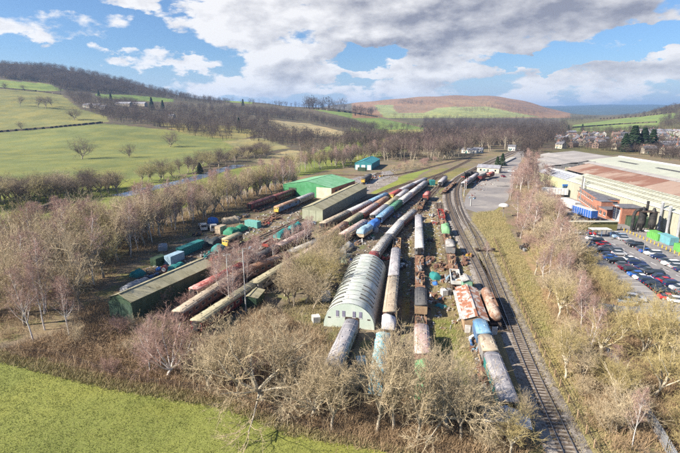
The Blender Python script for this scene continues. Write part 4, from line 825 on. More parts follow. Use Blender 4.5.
def extractor():
    p = G(640, 232); t = thing('dust_extractor', 'black dust extractor tower with looped ducts beside the brick plant house', 'extractor', p, math.radians(-10)); K = BODIES['black']
    for (x, y) in ((0, 0), (2.4, -1.5)):
        cy = obj('cyclone', MB().tube((x, y, 3.0), (x, y, 7.0), 1.1, n=16).mesh('cyclone', K), t); obj('cone', MB().tube((x, y, .6), (x, y, 3.0), .35, 1.1, 16).mesh('cone', K), cy)
        obj('cap', MB().tube((x, y, 7.0), (x, y, 8.4), .8, .3, 12).mesh('cap', K), cy)
        for a in range(4): obj('leg', MB().box((x+math.cos(a*1.57+.78)*1.1, y+math.sin(a*1.57+.78)*1.1, 1.6), (.14, .14, 3.2)).mesh('leg', K), t)
    D = MB(); arc = [(-2.6, 0, .4), (-2.6, 0, 5.6), (-2.2, 0, 6.9), (-1.2, 0, 7.5), (0, 0, 7.6)]
    for u, v in zip(arc, arc[1:]): D.tube(u, v, .5, n=10)
    obj('duct', D.mesh('duct', K), t); D = MB()
    for u, v in zip([(-1.5, .3, .3), (-1.0, .3, 3.0), (.2, .3, 5.0)], [(-1.0, .3, 3.0), (.2, .3, 5.0), (1.4, 0, 5.8)]): D.tube(u, v, .45, n=10)
    obj('duct', D.mesh('duct', K), t); obj('stack', MB().tube((1.2, .5, 7.0), (1.2, .5, 10.2), .4, n=12).mesh('stack', K), t); obj('platform', MB().box((1.2, -.8, 7.1), (5, 3.4, .12)).mesh('platform', M_under), t)
extractor()
for i, (px, py, z1, lab) in enumerate([(661, 231, 9.5, 'silver flue with curved foot on the cream wall'), (666, 234, 8.8, 'shorter silver flue with kinked base on the cream wall'), (673, 238, 8.4, 'thin grey flue near the far corner of the cream wall')]):
    p = G(px, py); p.x = FX-.8; p.z = 0; t = thing('flue_pipe', lab, 'flue', p); b = MB(); b.tube((0, 0, 2.2), (0, 0, z1), .42, n=12); obj('pipe', b.mesh('pipe', TARPS['grey']), t); obj('elbow', MB().tube((0, 0, 2.3), (-.9, -1.2, .4), .38, n=12).mesh('elbow', TARPS['grey']), t); obj('cowl', MB().tube((0, 0, z1), (0, 0, z1+.4), .6, .1, 12).mesh('cowl', TARPS['white']), t)
for px, py, lab in ((582.5, 186, 'twin pale chimneys rising from the cream hall eaves'),):
    t = thing('roof_chimney', lab, 'chimney', (FX-1.2, 192, 0))
    for k in (0, 1.6): obj('pipe', MB().tube((0, k, 0), (0, k, 10.6+k*.5), .3, n=10).mesh('pipe', BODIES['white' if k == 0 else 'grey']), t)
t = thing('skip', 'bright green skip beside the dust extractor', 'skip', G(656, 239), math.radians(-3)); obj('shell', MB().box((0, 0, 1.1), (2.6, 5.6, 2.2), 0).mesh('shell', wm('skip_green', (.12, .36, .08), (.1, .3, .07), 1)), t)
for k in range(6): obj('rib', MB().box((-1.34, -2.3+k*.92, 1.1), (.08, .12, 2.1)).mesh('rib', MATS['skip_green']), t)
container('teal blue steel container in front of the cream wall', 667, 243, 7, 3, 2.7, math.radians(-3), wm('steel_teal', (.13, .28, .32), (.13, .36, .4), .8))
container('bright green skip body at the picture edge of the car park', 681, 252, 4, 2.5, 2.5, 0, MATS['skip_green'])
def trailer(label, px, py, mat, rz):
    p = G(px, py); t = thing('lorry_trailer', label, 'trailer', (p.x, p.y, 0), rz); obj('box_body', MB().box((0, 0, 2.5), (2.5, 11, 2.7)).mesh('box_body', mat), t); obj('roof', MB().box((0, 0, 3.88), (2.54, 11.04, .08)).mesh('roof', BODIES['white']), t)
    obj('chassis', MB().box((0, 0, 1.0), (1.2, 10.5, .25)).mesh('chassis', M_under), t)
    for s in (-1, 1): obj('rear_door', MB().box((s*.62, -5.53, 2.5), (1.18, .06, 2.5)).mesh('rear_door', mat), t)
    for k in range(9): obj('side_post', MB().box((-1.27, -5+k*1.25, 2.5), (.05, .1, 2.6)).mesh('side_post', BODIES['white'] if mat != BODIES['white'] else BODIES['grey']), t)
    for y in (-3.6, -2.3, 3.5):
        for s in (-1, 1): obj('wheel', cached('lw', None), t, (s*1.0, y, .5))
trailer('white box trailer parked before the brick office', 569, 209.5, BODIES['white'], math.radians(4)); trailer('blue curtain sided trailer parked before the brick office', 583.5, 218, wm('trailer_blue', (.03, .1, .36), (.04, .13, .4), .5, rough=.45), math.radians(8))
trailer('white trailer at the blue loading canopy', 554, 196.5, BODIES['white'], math.radians(75))
t = thing('loading_canopy', 'blue framed loading door canopy at the factory corner', 'canopy', G(566, 196), 0)
for x in (-1.8, 1.8): obj('post', MB().box((x, 0, 2.5), (.5, .5, 5)).mesh('post', BODIES['blue']), t)
obj('header', MB().box((0, 0, 5.1), (4.4, .6, .8)).mesh('header', TARPS['blue']), t); obj('door', MB().box((0, .3, 2.4), (3.2, .1, 4.6)).mesh('door', TARPS['paleblue']), t)
t = thing('boundary_hut', 'long low olive screen with pale coping before the car park', 'screen wall', G(592, 230.5), math.radians(90)); obj('wall', MB().box((0, 0, 1.5), (.6, 16, 3.0)).mesh('wall', wm('olive_wall', (.16, .15, .05), (.2, .18, .07), .8)), t); obj('coping', MB().box((0, 0, 3.1), (1.4, 16.4, .2)).mesh('coping', wm('coping', (.5, .5, .42), (.44, .44, .37), .8)), t)
t = thing('cycle_shelter', 'open shelter with white roof and blue posts at the car park head', 'shelter', G(599, 236.5), math.radians(90)); obj('roof', MB().box((0, 0, 2.5), (2.8, 6, .16)).mesh('roof', BODIES['white']), t)
for x in (-1.2, 1.2):
    for y in (-2.8, 0, 2.8): obj('post', MB().box((x, y, 1.22), (.14, .14, 2.42)).mesh('post', BODIES['blue']), t)
for i, (px, py, h, lab) in enumerate([(614, 226, 7, 'white lamp post at the head of the car park'), (643, 254, 6.5, 'lamp post with square white head beside the parked row')]):
    t = thing('lamp_post', lab, 'lamp post', G(px, py)); obj('pole', MB().tube((0, 0, 0), (0, 0, h), .11, .07, 8).mesh('pole', BODIES['grey']), t); obj('lamp_head', MB().box((0, 0, h+.1), (.9, .9, .25)).mesh('lamp_head', BODIES['white']), t)
for k in range(26):                                            # yellow bollards along the access road
    f = k/25; p = Vector((93.5-.06*k, 146-k*1.75, 0)); t = thing('bollard', 'yellow safety bollard between the works road and the parked row', 'bollard', p, group='yellow bollards along the works road'); obj('post', cached('bol', lambda: MB().tube((0, 0, 0), (0, 0, .95), .13, n=8).mesh('post', wm('bollard_yellow', (.65, .4, .03), (.6, .36, .03), 1))), t); obj('cap', cached('bolc', lambda: MB().tube((0, 0, .95), (0, 0, 1.02), .15, .05, 8).mesh('cap', M_dk)), t)
b = MB()
for k in range(13): b.box((81.2-.05*k, 143-k*4.6, .036), (.16, 2.2, .004), .02)
obj('road_marking', b.mesh('road_marking', M_white), kind='structure')
b = MB()
for k in range(22): b.box((67.5-.05*k, 130-k*2.5, .036), (.0+4.6, .1, .004)); 
obj('bay_marking', b.mesh('bay_marking', M_white), kind='structure')

# ------------------------------------------------------------------ parked cars
CP = {n: wm('paint_'+n, c, None, rough=.28, spec=.7, fine=0) for n, c in {'white': (.75, .75, .76), 'black': (.015, .016, .02), 'silver': (.42, .43, .45), 'grey': (.12, .125, .14), 'navy': (.02, .035, .1), 'blue': (.03, .12, .42), 'red': (.5, .02, .03), 'paleblue': (.25, .36, .5), 'yellow': (.65, .45, .03), 'burgundy': (.15, .01, .03)}.items()}
M_tyre = wm('tyre', (.02, .02, .02), None, fine=0, rough=.9); M_lamp = wm('lamp_lens', (.6, .6, .58), None, rough=.2, fine=0); M_tail = wm('tail_lens', (.4, .01, .01), None, rough=.2, fine=0)
CARV = {'hatchback': [4.0, [(-2, .35), (-2, .8), (-1.88, .95), (-1.2, 1.0), (1.75, 1.0), (1.98, .85), (2.0, .4)], [(-1.25, .97), (-.55, 1.46), (1.2, 1.48), (1.8, .98)]],
        'saloon': [4.5, [(-2.25, .35), (-2.25, .75), (-2.1, .9), (-1.1, .97), (1.5, .98), (2.2, .93), (2.25, .4)], [(-1.2, .95), (-.4, 1.4), (.85, 1.42), (1.6, .96)]],
        'estate car': [4.6, [(-2.3, .4), (-2.3, .9), (-2.15, 1.05), (-1.1, 1.1), (2.1, 1.12), (2.28, .95), (2.3, .45)], [(-1.2, 1.08), (-.5, 1.62), (1.8, 1.64), (2.2, 1.1)]]}
def car_meshes(kind):
    L, lo, up = CARV[kind]; w = .87; b = MB(); b.smooth = False
    def loft(prof, w0, w1, zmid):
        n = len(prof); V = []
        for s in (-1, 1):
            for y, z in prof: V.append((s*(w0 if z < zmid else w1), y, z))
        return V, [(i, (i+1) % n, n+(i+1) % n, n+i) for i in range(n)]+[tuple(range(n-1, -1, -1)), tuple(range(n, 2*n))]
    V, F = loft(lo, w, w-.07, .82); b.add(V, F)
    top = [p for p in up if p[1] > 1.3]; z = top[0][1]
    b.add([(s*.62, y+(.06 if i == 0 else -.06), zz+.02+k*.03) for k in (0, 1) for i, (y, zz) in enumerate(top) for s in (-1, 1)], [(4, 5, 7, 6), (0, 4, 6, 2), (1, 3, 7, 5), (0, 1, 5, 4), (2, 6, 7, 3)])
    g = MB(); V, F = loft(up, w-.09, .64, 1.2); g.add(V, F)
    return b.mesh('body', M_tyre), g.mesh('glasshouse', M_glass), L
def car(kind, colour, label, pos, rz, group='cars parked at the factory'):
    bm_, gm, L = cached(('car', kind), lambda: car_meshes(kind)); t = thing('parked_car', label, 'car', (pos[0], pos[1], .03), rz, group, .9)
    obj('body', bm_, t, mat=CP[colour]); obj('glasshouse', gm, t)
    wh = cached('cwh', lambda: MB().tube((-.1, 0, 0), (.1, 0, 0), .32, n=12).mesh('wheel', M_tyre)); rm = cached('rim', lambda: MB().tube((-.115, 0, 0), (.115, 0, 0), .19, n=8).mesh('rim', M_lamp))
    for y in (-L*.31, L*.31):
        for s in (-1, 1): w = obj('wheel', wh, t, (s*.8, y, .32)); obj('rim', rm, w)
    hl = cached('hl', lambda: MB().box((0, 0, 0), (.34, .1, .16)).mesh('headlight', M_lamp)); tl = cached('tl', lambda: MB().box((0, 0, 0), (.26, .1, .22)).mesh('tail_light', M_tail))
    for s in (-1, 1): obj('headlight', hl, t, (s*.6, -L/2+.01, .72)); obj('tail_light', tl, t, (s*.62, L/2-.01, .78))
ORD = 'first second third fourth fifth sixth seventh eighth ninth tenth eleventh twelfth thirteenth fourteenth fifteenth sixteenth seventeenth'.split()
def car_row(cars, cols, rowname, rz):
    kk = list(CARV)
    P = [G(570+a/6.036, 225+c/6.036, .8) for a, c in cars]; ys = [p.y for p in P]; xs = np.polyfit(ys, [p.x for p in P], 1)
    y = None
    for i, (p, c) in enumerate(zip(P, cols)):
        yy = p.y if y is None else min(p.y, y-2.25); y = yy; kind = kk[(i*7+len(cols)) % 3]
        car(kind, c, f'{c} {kind}, {ORD[i]} from the shelter in the {rowname}', (xs[0]*yy+xs[1]+rnd.uniform(-.25, .25), yy), rz+rnd.uniform(-.03, .03)+(math.pi if rnd.random() < .4 else 0))
RZC = math.radians(82)
car_row([(265, 50), (297, 65), (330, 78), (372, 100), (405, 117), (440, 138), (470, 152), (505, 163), (540, 185), (575, 210), (615, 225), (640, 240), (660, 255)], ['silver', 'paleblue', 'silver', 'grey', 'black', 'grey', 'blue', 'white', 'navy', 'grey', 'white', 'silver', 'navy'], 'row along the works road', RZC)
car_row([(120, 110), (150, 130), (190, 152), (220, 175), (250, 190), (280, 212), (320, 235), (340, 250), (365, 265), (395, 285), (430, 305), (450, 320), (480, 340), (520, 365), (560, 385)], ['navy', 'silver', 'black', 'navy', 'blue', 'black', 'grey', 'burgundy', 'black', 'blue', 'white', 'navy', 'black', 'black', 'black'], 'bush side row', RZC)
car_row([(95, 75), (170, 90), (205, 110), (245, 128), (270, 150), (300, 163), (355, 200), (405, 222), (450, 250), (480, 265), (510, 285), (545, 305), (580, 325), (600, 345), (640, 365), (660, 380)], ['white', 'black', 'red', 'grey', 'grey', 'silver', 'white', 'navy', 'navy', 'grey', 'black', 'navy', 'red', 'navy', 'silver', 'grey'], 'middle row', RZC)
for (a, c, col, kd, lab) in [(30, 40, 'white', 'hatchback', 'white hatchback outermost by the bushes below the olive screen'), (75, 42, 'navy', 'hatchback', 'navy hatchback next to the red car below the olive screen'), (115, 42, 'red', 'saloon', 'red saloon parked below the olive screen'), (600, 430, 'red', 'saloon', 'red saloon alone on the open end of the car park'), (650, 447, 'white', 'hatchback', 'white hatchback beside the red saloon at the open end'),
        (390, 435, 'silver', 'estate car', 'silver estate car half hidden by bushes at the fence'), (345, 452, 'paleblue', 'hatchback', 'pale blue hatchback half hidden by bushes at the fence')]:
    p = G(570+a/6.036, 225+c/6.036, .8); car(kd, col, lab, (p.x, p.y), math.radians(70))
p = G(676, 330); car('estate car', 'yellow', 'yellow estate car at the fence corner of the car park', (p.x, p.y), math.radians(95))
for i, (px, py, col, kd, lab) in enumerate([(511, 172, 'white', 'estate car', 'white estate car on the station road'), (512, 176, 'silver', 'hatchback', 'silver hatchback beside the white estate on the station road'), (503, 177, 'burgundy', 'saloon', 'burgundy saloon behind the wagons in the station yard'), (497, 170, 'grey', 'estate car', 'grey estate car near the pale roofed station hut'), (505, 166, 'navy', 'hatchback', 'navy hatchback at the conifers in the station yard'),
        (551, 187, 'navy', 'estate car', 'navy estate car on the access road bend'), (547, 182, 'black', 'saloon', 'black saloon at the village end of the access road'), (544, 177, 'silver', 'hatchback', 'silver hatchback beyond the black saloon on the access road')]):
    p = G(px, py); car(kd, col, lab, (p.x, p.y), 1.2+i, 'cars parked by the station and access road')

# ------------------------------------------------------------------ station end, signals, fences
def gable_house(name, label, pos, rz, w, l, h, rise, wall, roof, cat='house', group=None, nwin=3, chim=True, floors=2):
    t = thing(name, label, cat, pos, rz, group)
    key = (round(w, 1), round(l, 1), round(h, 1), round(rise, 1))
    def walls():
        b = MB(); b.ext([(-w/2, -1.5), (w/2, -1.5), (w/2, h), (0, h+rise), (-w/2, h)], -l/2, l/2); return b.mesh('wall', M_stone)
    def roofs():
        b = MB(); o = .35; k = rise/(w/2)
        for s in (-1, 1): b.add([(0, -l/2-o, h+rise+.06), (s*(w/2+o), -l/2-o, h-o*k+.06), (s*(w/2+o), l/2+o, h-o*k+.06), (0, l/2+o, h+rise+.06), (0, -l/2-o, h+rise+.22), (s*(w/2+o), -l/2-o, h-o*k+.2), (s*(w/2+o), l/2+o, h-o*k+.2), (0, l/2+o, h+rise+.22)],
                              [(4, 5, 6, 7) if s > 0 else (7, 6, 5, 4), (0, 1, 5, 4), (1, 2, 6, 5), (2, 3, 7, 6)])
        return b.mesh('roof', M_slate)
    obj('wall', cached(('hw', key), walls), t, mat=wall); rf = obj('roof', cached(('hr', key), roofs), t, mat=roof)
    if chim:
        cm = cached(('chim', key), lambda: MB().box((0, l/2-.6, h+rise+.5), (.8, .9, 1.7)).mesh('chimney', M_brick)); obj('chimney', cm, rf)
    wmh = cached('hwin', lambda: MB().box((0, 0, 0), (.08, 1.1, 1.2)).mesh('window', M_glass)); we = cached('hwine', lambda: MB().box((0, 0, 0), (1.1, .08, 1.2)).mesh('window', M_glass))
    for f in range(floors):
        for k in range(nwin):
            for s in (-1, 1): obj('window', wmh, t, (s*(w/2+.02), (k-(nwin-1)/2)*l/nwin, 1.5+2.6*f))
        for s in (-1, 1): obj('window', we, t, (s*w/5, -l/2-.02, 1.5+2.6*f))
    obj('door', cached('hdoor', lambda: MB().box((0, 0, 1.0), (.1, 1.0, 2.0)).mesh('door', BODIES['teal'])), t, (-w/2-.03, l/nwin*.5, 0))
    return t
M_render = wm('white_render', (.62, .6, .55), (.54, .51, .46), .8, rough=.85)
HR = [M_slate, M_slate, wm('tile_roof', (.17, .12, .1), (.22, .16, .13), .8), wm('pale_slate', (.2, .2, .23), (.27, .27, .3), .6)]
HWL = [M_stone, M_stone, M_render, wm('old_brick', (.22, .15, .12), (.28, .2, .16), 1.2), M_cream]
def village():
    r = random.Random(11); spots = []
    zone = [(548, 142), (572, 134), (600, 136), (640, 132), (672, 131), (690, 138), (690, 158), (640, 153), (605, 149.5), (575, 149), (556, 149)]
    for px, py in sample_poly(zone, 420, 4):
        h = terrain_hits([(px, py)])
        if not h: continue
        x, y, z = h[0]
        if y < 345 and x < 185: continue
        if all(math.hypot(x-a, y-c) > 13 for a, c, _ in spots): spots.append((x, y, z))
        if len(spots) >= 105: break
    spots.sort(key=lambda s: s[0]/s[1]); desc = ['stone', 'stone', 'white', 'brick', 'cream']; rd = ['slate', 'slate', 'red tiled', 'pale slate']
    for i, (x, y, z) in enumerate(spots):
        wi, ri = r.randrange(5), r.randrange(4); big = r.random() < .2; l = r.choice((8, 10, 13, 18)); seg = ['at the railway side of the village', 'in the middle of the village', 'below the green hillside fields', 'by the tall conifers'][min(3, int(i/len(spots)*4))]
        gable_house('village_house', f'{desc[wi]} house with {rd[ri]} roof {seg}', (x, y, z), r.choice((0, .4, 1.57, 1.9, -.5))+r.uniform(-.2, .2), 6.5, l*.85, 4.5, 2.4, HWL[wi], HR[ri], group='houses of the village', nwin=max(2, int(l/3.5)))
    for (px, py, l, lab) in [(652, 137, 34, 'long white works building above the conifers'), (640, 134, 24, 'white terrace row below the hillside fields'), (662, 134, 26, 'pale cream terrace row at the hillside foot'), (676, 149, 30, 'pale roofed hall beside the conifers at the frame edge')]:
        x, y, z = terrain_hits([(px, py)])[0]; gable_house('village_hall', lab, (x, y, z), 1.4, 11, l, 5.5, 2.5, M_render, HR[3], nwin=6, chim=False)
    for i, (px, py, l, w, lab) in enumerate([(88, 108, 14, 8, 'stone farmhouse at the outer end of the farm on the slope'), (97, 108, 16, 8, 'grey barn beside the stone farmhouse on the slope'), (104, 109.5, 12, 8, 'white gabled farm cottage on the slope'), (124, 106, 34, 10, 'long low grey farm building below the wood'), (140, 106, 30, 10, 'second long farm building beside the dark conifers'), (172, 118.5, 10, 8, 'pale cottage among the trees on the slope')]):
        x, y, z = terrain_hits([(px, py)])[0]; gable_house('farm_building', lab, (x, y, z), 1.3, w, l, 4.2, 3, M_stone if i != 2 else M_render, HR[3] if i in (1, 3, 4) else M_slate, cat='farm', group='farm on the slope', nwin=4)
village()
def at0(px, py): return G(px, py)
for (px, py, w, l, h, wall, roof, lab) in [(489, 172, 6, 14, 3, M_cream, HR[3], 'pale roofed station hut beside the platform'), (512, 150.5, 6, 7, 4, M_render, M_slate, 'white crossing house where the line meets the wood'), (470, 153, 8, 14, 3, M_render, HR[3], 'white lineside building before the dark wood'), (478, 152.5, 5, 9, 3, M_render, HR[3], 'smaller white building beside the lineside building')]:
    gable_house('station_building', lab, at0(px, py), 1.0, w, l, h, 1.6, wall, roof, cat='building', nwin=3, floors=1, chim=False)
vehicle('van', 9, 'maroon', 'dark', 'maroon van in the station yard', at0(482, 180)[:2], math.radians(-35)); vehicle('van', 9, 'brown', 'red', 'brown van with red roof beside the maroon van', at0(490, 178)[:2], math.radians(-35))
pl = smooth_path([G(*p) for p in [(468, 178), (480, 170.5), (496, 163.2), (508, 157.8)]], 4); V, F = ribbon(pl, [(2.4, 0), (2.4, 1.0), (6.5, 1.0), (6.5, 0)]); b = MB(); b.add(V, F); obj('station_platform', b.mesh('station_platform', wm('platform_stone', (.36, .34, .31), (.42, .4, .36), .5)), kind='structure')
def steam_loco():
    p = at0(467, 178.5); t = thing('steam_locomotive', 'black steam locomotive at the near end of the platform', 'locomotive', (p.x, p.y, .3), math.radians(-50)); K = BODIES['black']
    obj('boiler', MB().tube((0, -3.4, 2.3), (0, 1.6, 2.3), .85, n=14).mesh('boiler', K), t); obj('chimney', MB().tube((0, -2.8, 3.0), (0, -2.8, 3.9), .22, .28, 10).mesh('chimney', K), t); obj('dome', MB().tube((0, -.6, 3.0), (0, -.6, 3.6), .4, .25, 10).mesh('dome', K), t)
    c = obj('cab', MB().box((0, 2.7, 2.4), (2.5, 2.0, 2.6)).mesh('cab', K), t); obj('cab_window', MB().box((0, 1.68, 3.0), (1.9, .05, .5)).mesh('cab_window', M_glass), c); obj('running_plate', MB().box((0, 0, 1.3), (2.4, 8.5, .15)).mesh('running_plate', K), t); obj('tender', MB().box((0, 6.5, 2.0), (2.4, 4.2, 1.8)).mesh('tender', K), t)
    obj('buffer_beam', MB().box((0, -4.2, 1.1), (2.4, .2, .5)).mesh('buffer_beam', BODIES['red']), t)
    for y in (-2.4, -.6, 1.2, 5.4, 7.4):
        for s in (-1, 1): obj('wheel', cached('slw', lambda: MB().tube((-.07, 0, 0), (.07, 0, 0), .7, n=16).mesh('wheel', K)), t, (s*.75, y, .72))
steam_loco()
def signal(label, px, py, h, arms, bracket=0):
    t = thing('railway_signal', label, 'signal', at0(px, py)); obj('post', MB().tube((0, 0, 0), (0, 0, h), .16, .1, 8).mesh('post', BODIES['white']), t); obj('finial', MB().tube((0, 0, h), (0, 0, h+.5), .1, .02, 8).mesh('finial', BODIES['red']), t)
    for k in range(arms): a = obj('arm', MB().box((.65, -.14, h-.5-k*1.2), (1.2, .06, .3)).mesh('arm', BODIES['red']), t); obj('stripe', MB().box((.95, -.18, h-.5-k*1.2), (.15, .03, .3)).mesh('stripe', BODIES['white']), a)
    obj('ladder', MB().box((.2, .25, h/2), (.3, .05, h)).mesh('ladder', M_under), t)
signal('tall white signal post before the station platform', 464, 196, 7, 2); signal('white signal post on the grass at the curve', 470.5, 206, 5, 1); signal('white signal post further round the curve', 466, 190, 6, 1)
t = thing('canopy_umbrella', 'white domed canopy on a post at the corner of the station yard', 'canopy', at0(503, 217))
b = MB(); b.smooth = True; n = 18
for i in range(6):
    a = i/5*math.pi/2; b.v += [(1.9*math.cos(a)*math.cos(2*math.pi*k/n), 1.9*math.cos(a)*math.sin(2*math.pi*k/n), 4.2+1.0*math.sin(a)) for k in range(n)]
for i in range(5):
    for k in range(n): b.f.append((i*n+k, i*n+(k+1) % n, (i+1)*n+(k+1) % n, (i+1)*n+k)); b.mi.append(0); b.sm.append(True)
obj('dome', b.mesh('dome', BODIES['white']), t); obj('pole', MB().tube((0, 0, 0), (0, 0, 4.3), .12, n=8).mesh('pole', BODIES['grey']), t)
t = thing('gantry_shadow', 'signal gantry shadow laid as dark beam and boxes across the running line', 'shadow', at0(485, 252)); obj('beam', MB().box((0, 0, .55), (5.5, .5, .2)).mesh('beam', M_under), t)  # shadow of a signal gantry, built as dark solid pieces
for x in (-2.3, 0, 2.3): obj('box', MB().box((x, 0, .8), (.8, .9, .6)).mesh('box', M_under), t)
def post_fence(label, pts, step, h, mat, name='wire_fence', cat='fence', wires=3):
    P = smooth_path([G(*p) for p in pts], step); t = thing(name, label, cat, P[0]); o = P[0]; pm = MB().box((0, 0, h/2), (.14, .14, h)).mesh('post', mat)
    for p in P: obj('post', pm, t, p-o)
    for k in range(wires):
        z = h*(.35+.28*k); b = MB(); pts_ = [p-o for p in P]; V, F = ribbon(pts_, [(-.02, z), (-.02, z+.05), (.02, z+.05), (.02, z), (-.02, z)]); b.add(V, F); obj('wire', b.mesh('wire', M_under), t)
post_fence('timber post and wire fence between the running line and the bushes', [(494, 240), (512, 285), (531, 330), (560, 387), (594, 448), (612, 480)], 2.6, 1.25, BODIES['timber'])
post_fence('post and wire fence along the meadow edge under the trees', [(0, 349), (60, 358), (120, 378), (180, 388), (240, 400), (310, 430)], 3, 1.1, BODIES['timber'])
post_fence('white picket rail inside the curve beside the station yard', [(459, 208), (464, 220), (474, 240)], 2.4, 1.0, BODIES['white'])
def palisade():
    P = smooth_path([G(*p) for p in [(604, 352), (616, 372), (636, 404), (665, 452), (680, 480)]], .3); t = thing('palisade_fence', 'galvanised steel palisade fence running through the bare trees', 'fence', P[0]); o = P[0]; m = wm('galvanised', (.36, .38, .42), (.44, .46, .5), 2, rough=.4, metal=.4)
    pm = MB().add([(-.035, 0, .05), (.035, 0, .05), (.035, 0, 1.95), (0, 0, 2.1), (-.035, 0, 1.95), (-.035, .03, .05), (.035, .03, .05), (.035, .03, 1.95), (0, .03, 2.1), (-.035, .03, 1.95)], [(0, 1, 2, 3, 4), (9, 8, 7, 6, 5), (0, 5, 6, 1), (1, 6, 7, 2), (2, 7, 8, 3), (3, 8, 9, 4), (4, 9, 5, 0)]).mesh('pale', m)
    for i, p in enumerate(P):
        d = P[min(i+1, len(P)-1)]-P[max(0, i-1)]; obj('pale', pm, t, p-o, math.atan2(d.y, d.x), scale=(3.2, 1, 1) if 0 else (2.2, 1, 1))
    for z in (.4, 1.6):
        b = MB(); V, F = ribbon([p-o for p in P], [(.05, z), (.05, z+.08), (.1, z+.08), (.1, z), (.05, z)]); b.add(V, F); obj('rail', b.mesh('rail', m), t)
palisade()
P = smooth_path([G(*p) for p in [(597, 312), (626, 316), (650, 317), (690, 330)]], 2.2); t = thing('mesh_fence', 'grey steel mesh fence between the bushes and the car park', 'fence', P[0])
for i, p in enumerate(P[:-1]):
    q = P[i+1]; d = q-p; obj('panel', MB().box((0, 0, 1.0), (d.length-.08, .05, 1.9)).mesh('panel', MATS['galvanised']), t, (p+q)/2-P[0], math.atan2(d.y, d.x)); obj('post', cached('mfp', lambda: MB().box((0, 0, 1.1), (.1, .1, 2.2)).mesh('post', MATS['galvanised'])), t, p-P[0])
for i, (px, py, h, lab) in enumerate([(230, 313, 12, 'pale pole in front of the olive roofed coach'), (246, 312, 13, 'second pale pole beside the tiny dark shed')]):
    t = thing('lamp_standard', lab, 'pole', at0(px, py)); obj('pole', MB().tube((0, 0, 0), (0, 0, h), .12, .07, 8).mesh('pole', BODIES['white']), t); obj('bracket', MB().box((.4, 0, h), (.9, .1, .1)).mesh('bracket', BODIES['grey']), t)
# dry stone walls dividing the hill fields
def hill_wall(label, pts, h=1.5, w=.9, mat=None, name='field_wall', cat='wall'):
    Q = []
    for a, c in zip(pts, pts[1:]):
        for k in range(24): Q.append((a[0]+(c[0]-a[0])*k/24, a[1]+(c[1]-a[1])*k/24))
    P = [Vector(p) for p in terrain_hits(Q)]; r = random.Random(2)
    V, F = ribbon(P, [(-w/2, -.5), (-w/2*.7, h), (w/2*.7, h), (w/2, -.5)]); V = [(x, y, z+r.uniform(-.15, .15)) for x, y, z in V]; b = MB(); b.add(V, F)
    o = obj(name, b.mesh(name, mat or M_stone), label=label, category=cat)
M_hedge = wm('hedge_twigs', (.07, .055, .04), (.11, .085, .055), .4, rough=.95)
hill_wall('dark hedge bank dividing the big pale slope field', [(0, 132.5), (50, 128.5), (105, 123)], 2.2, 2, M_hedge, 'field_hedge', 'hedge'); hill_wall('hedge below the top green strip of the slope', [(0, 88.5), (36, 91.5), (62, 95)], 2.2, 2, M_hedge, 'field_hedge', 'hedge'); 
hill_wall('hedge across the lower green field beyond the wood', [(312, 109), (350, 113), (378, 117.5), (424, 128)], 4, 4, M_hedge, 'field_hedge', 'hedge'); hill_wall('hedge across the village hillside fields', [(573, 128), (620, 124.5), (658, 122.5)], 3, 3, M_hedge, 'field_hedge', 'hedge'); hill_wall('clipped dark hedge in the river meadow', [(36, 214), (52, 208), (64, 204)], 2.2, 2.5, M_hedge, 'field_hedge', 'hedge')
hill_wall('hedge at the top of the village hillside fields', [(600, 119.5), (640, 117), (676, 112.5)], 4, 4, M_hedge, 'field_hedge', 'hedge')

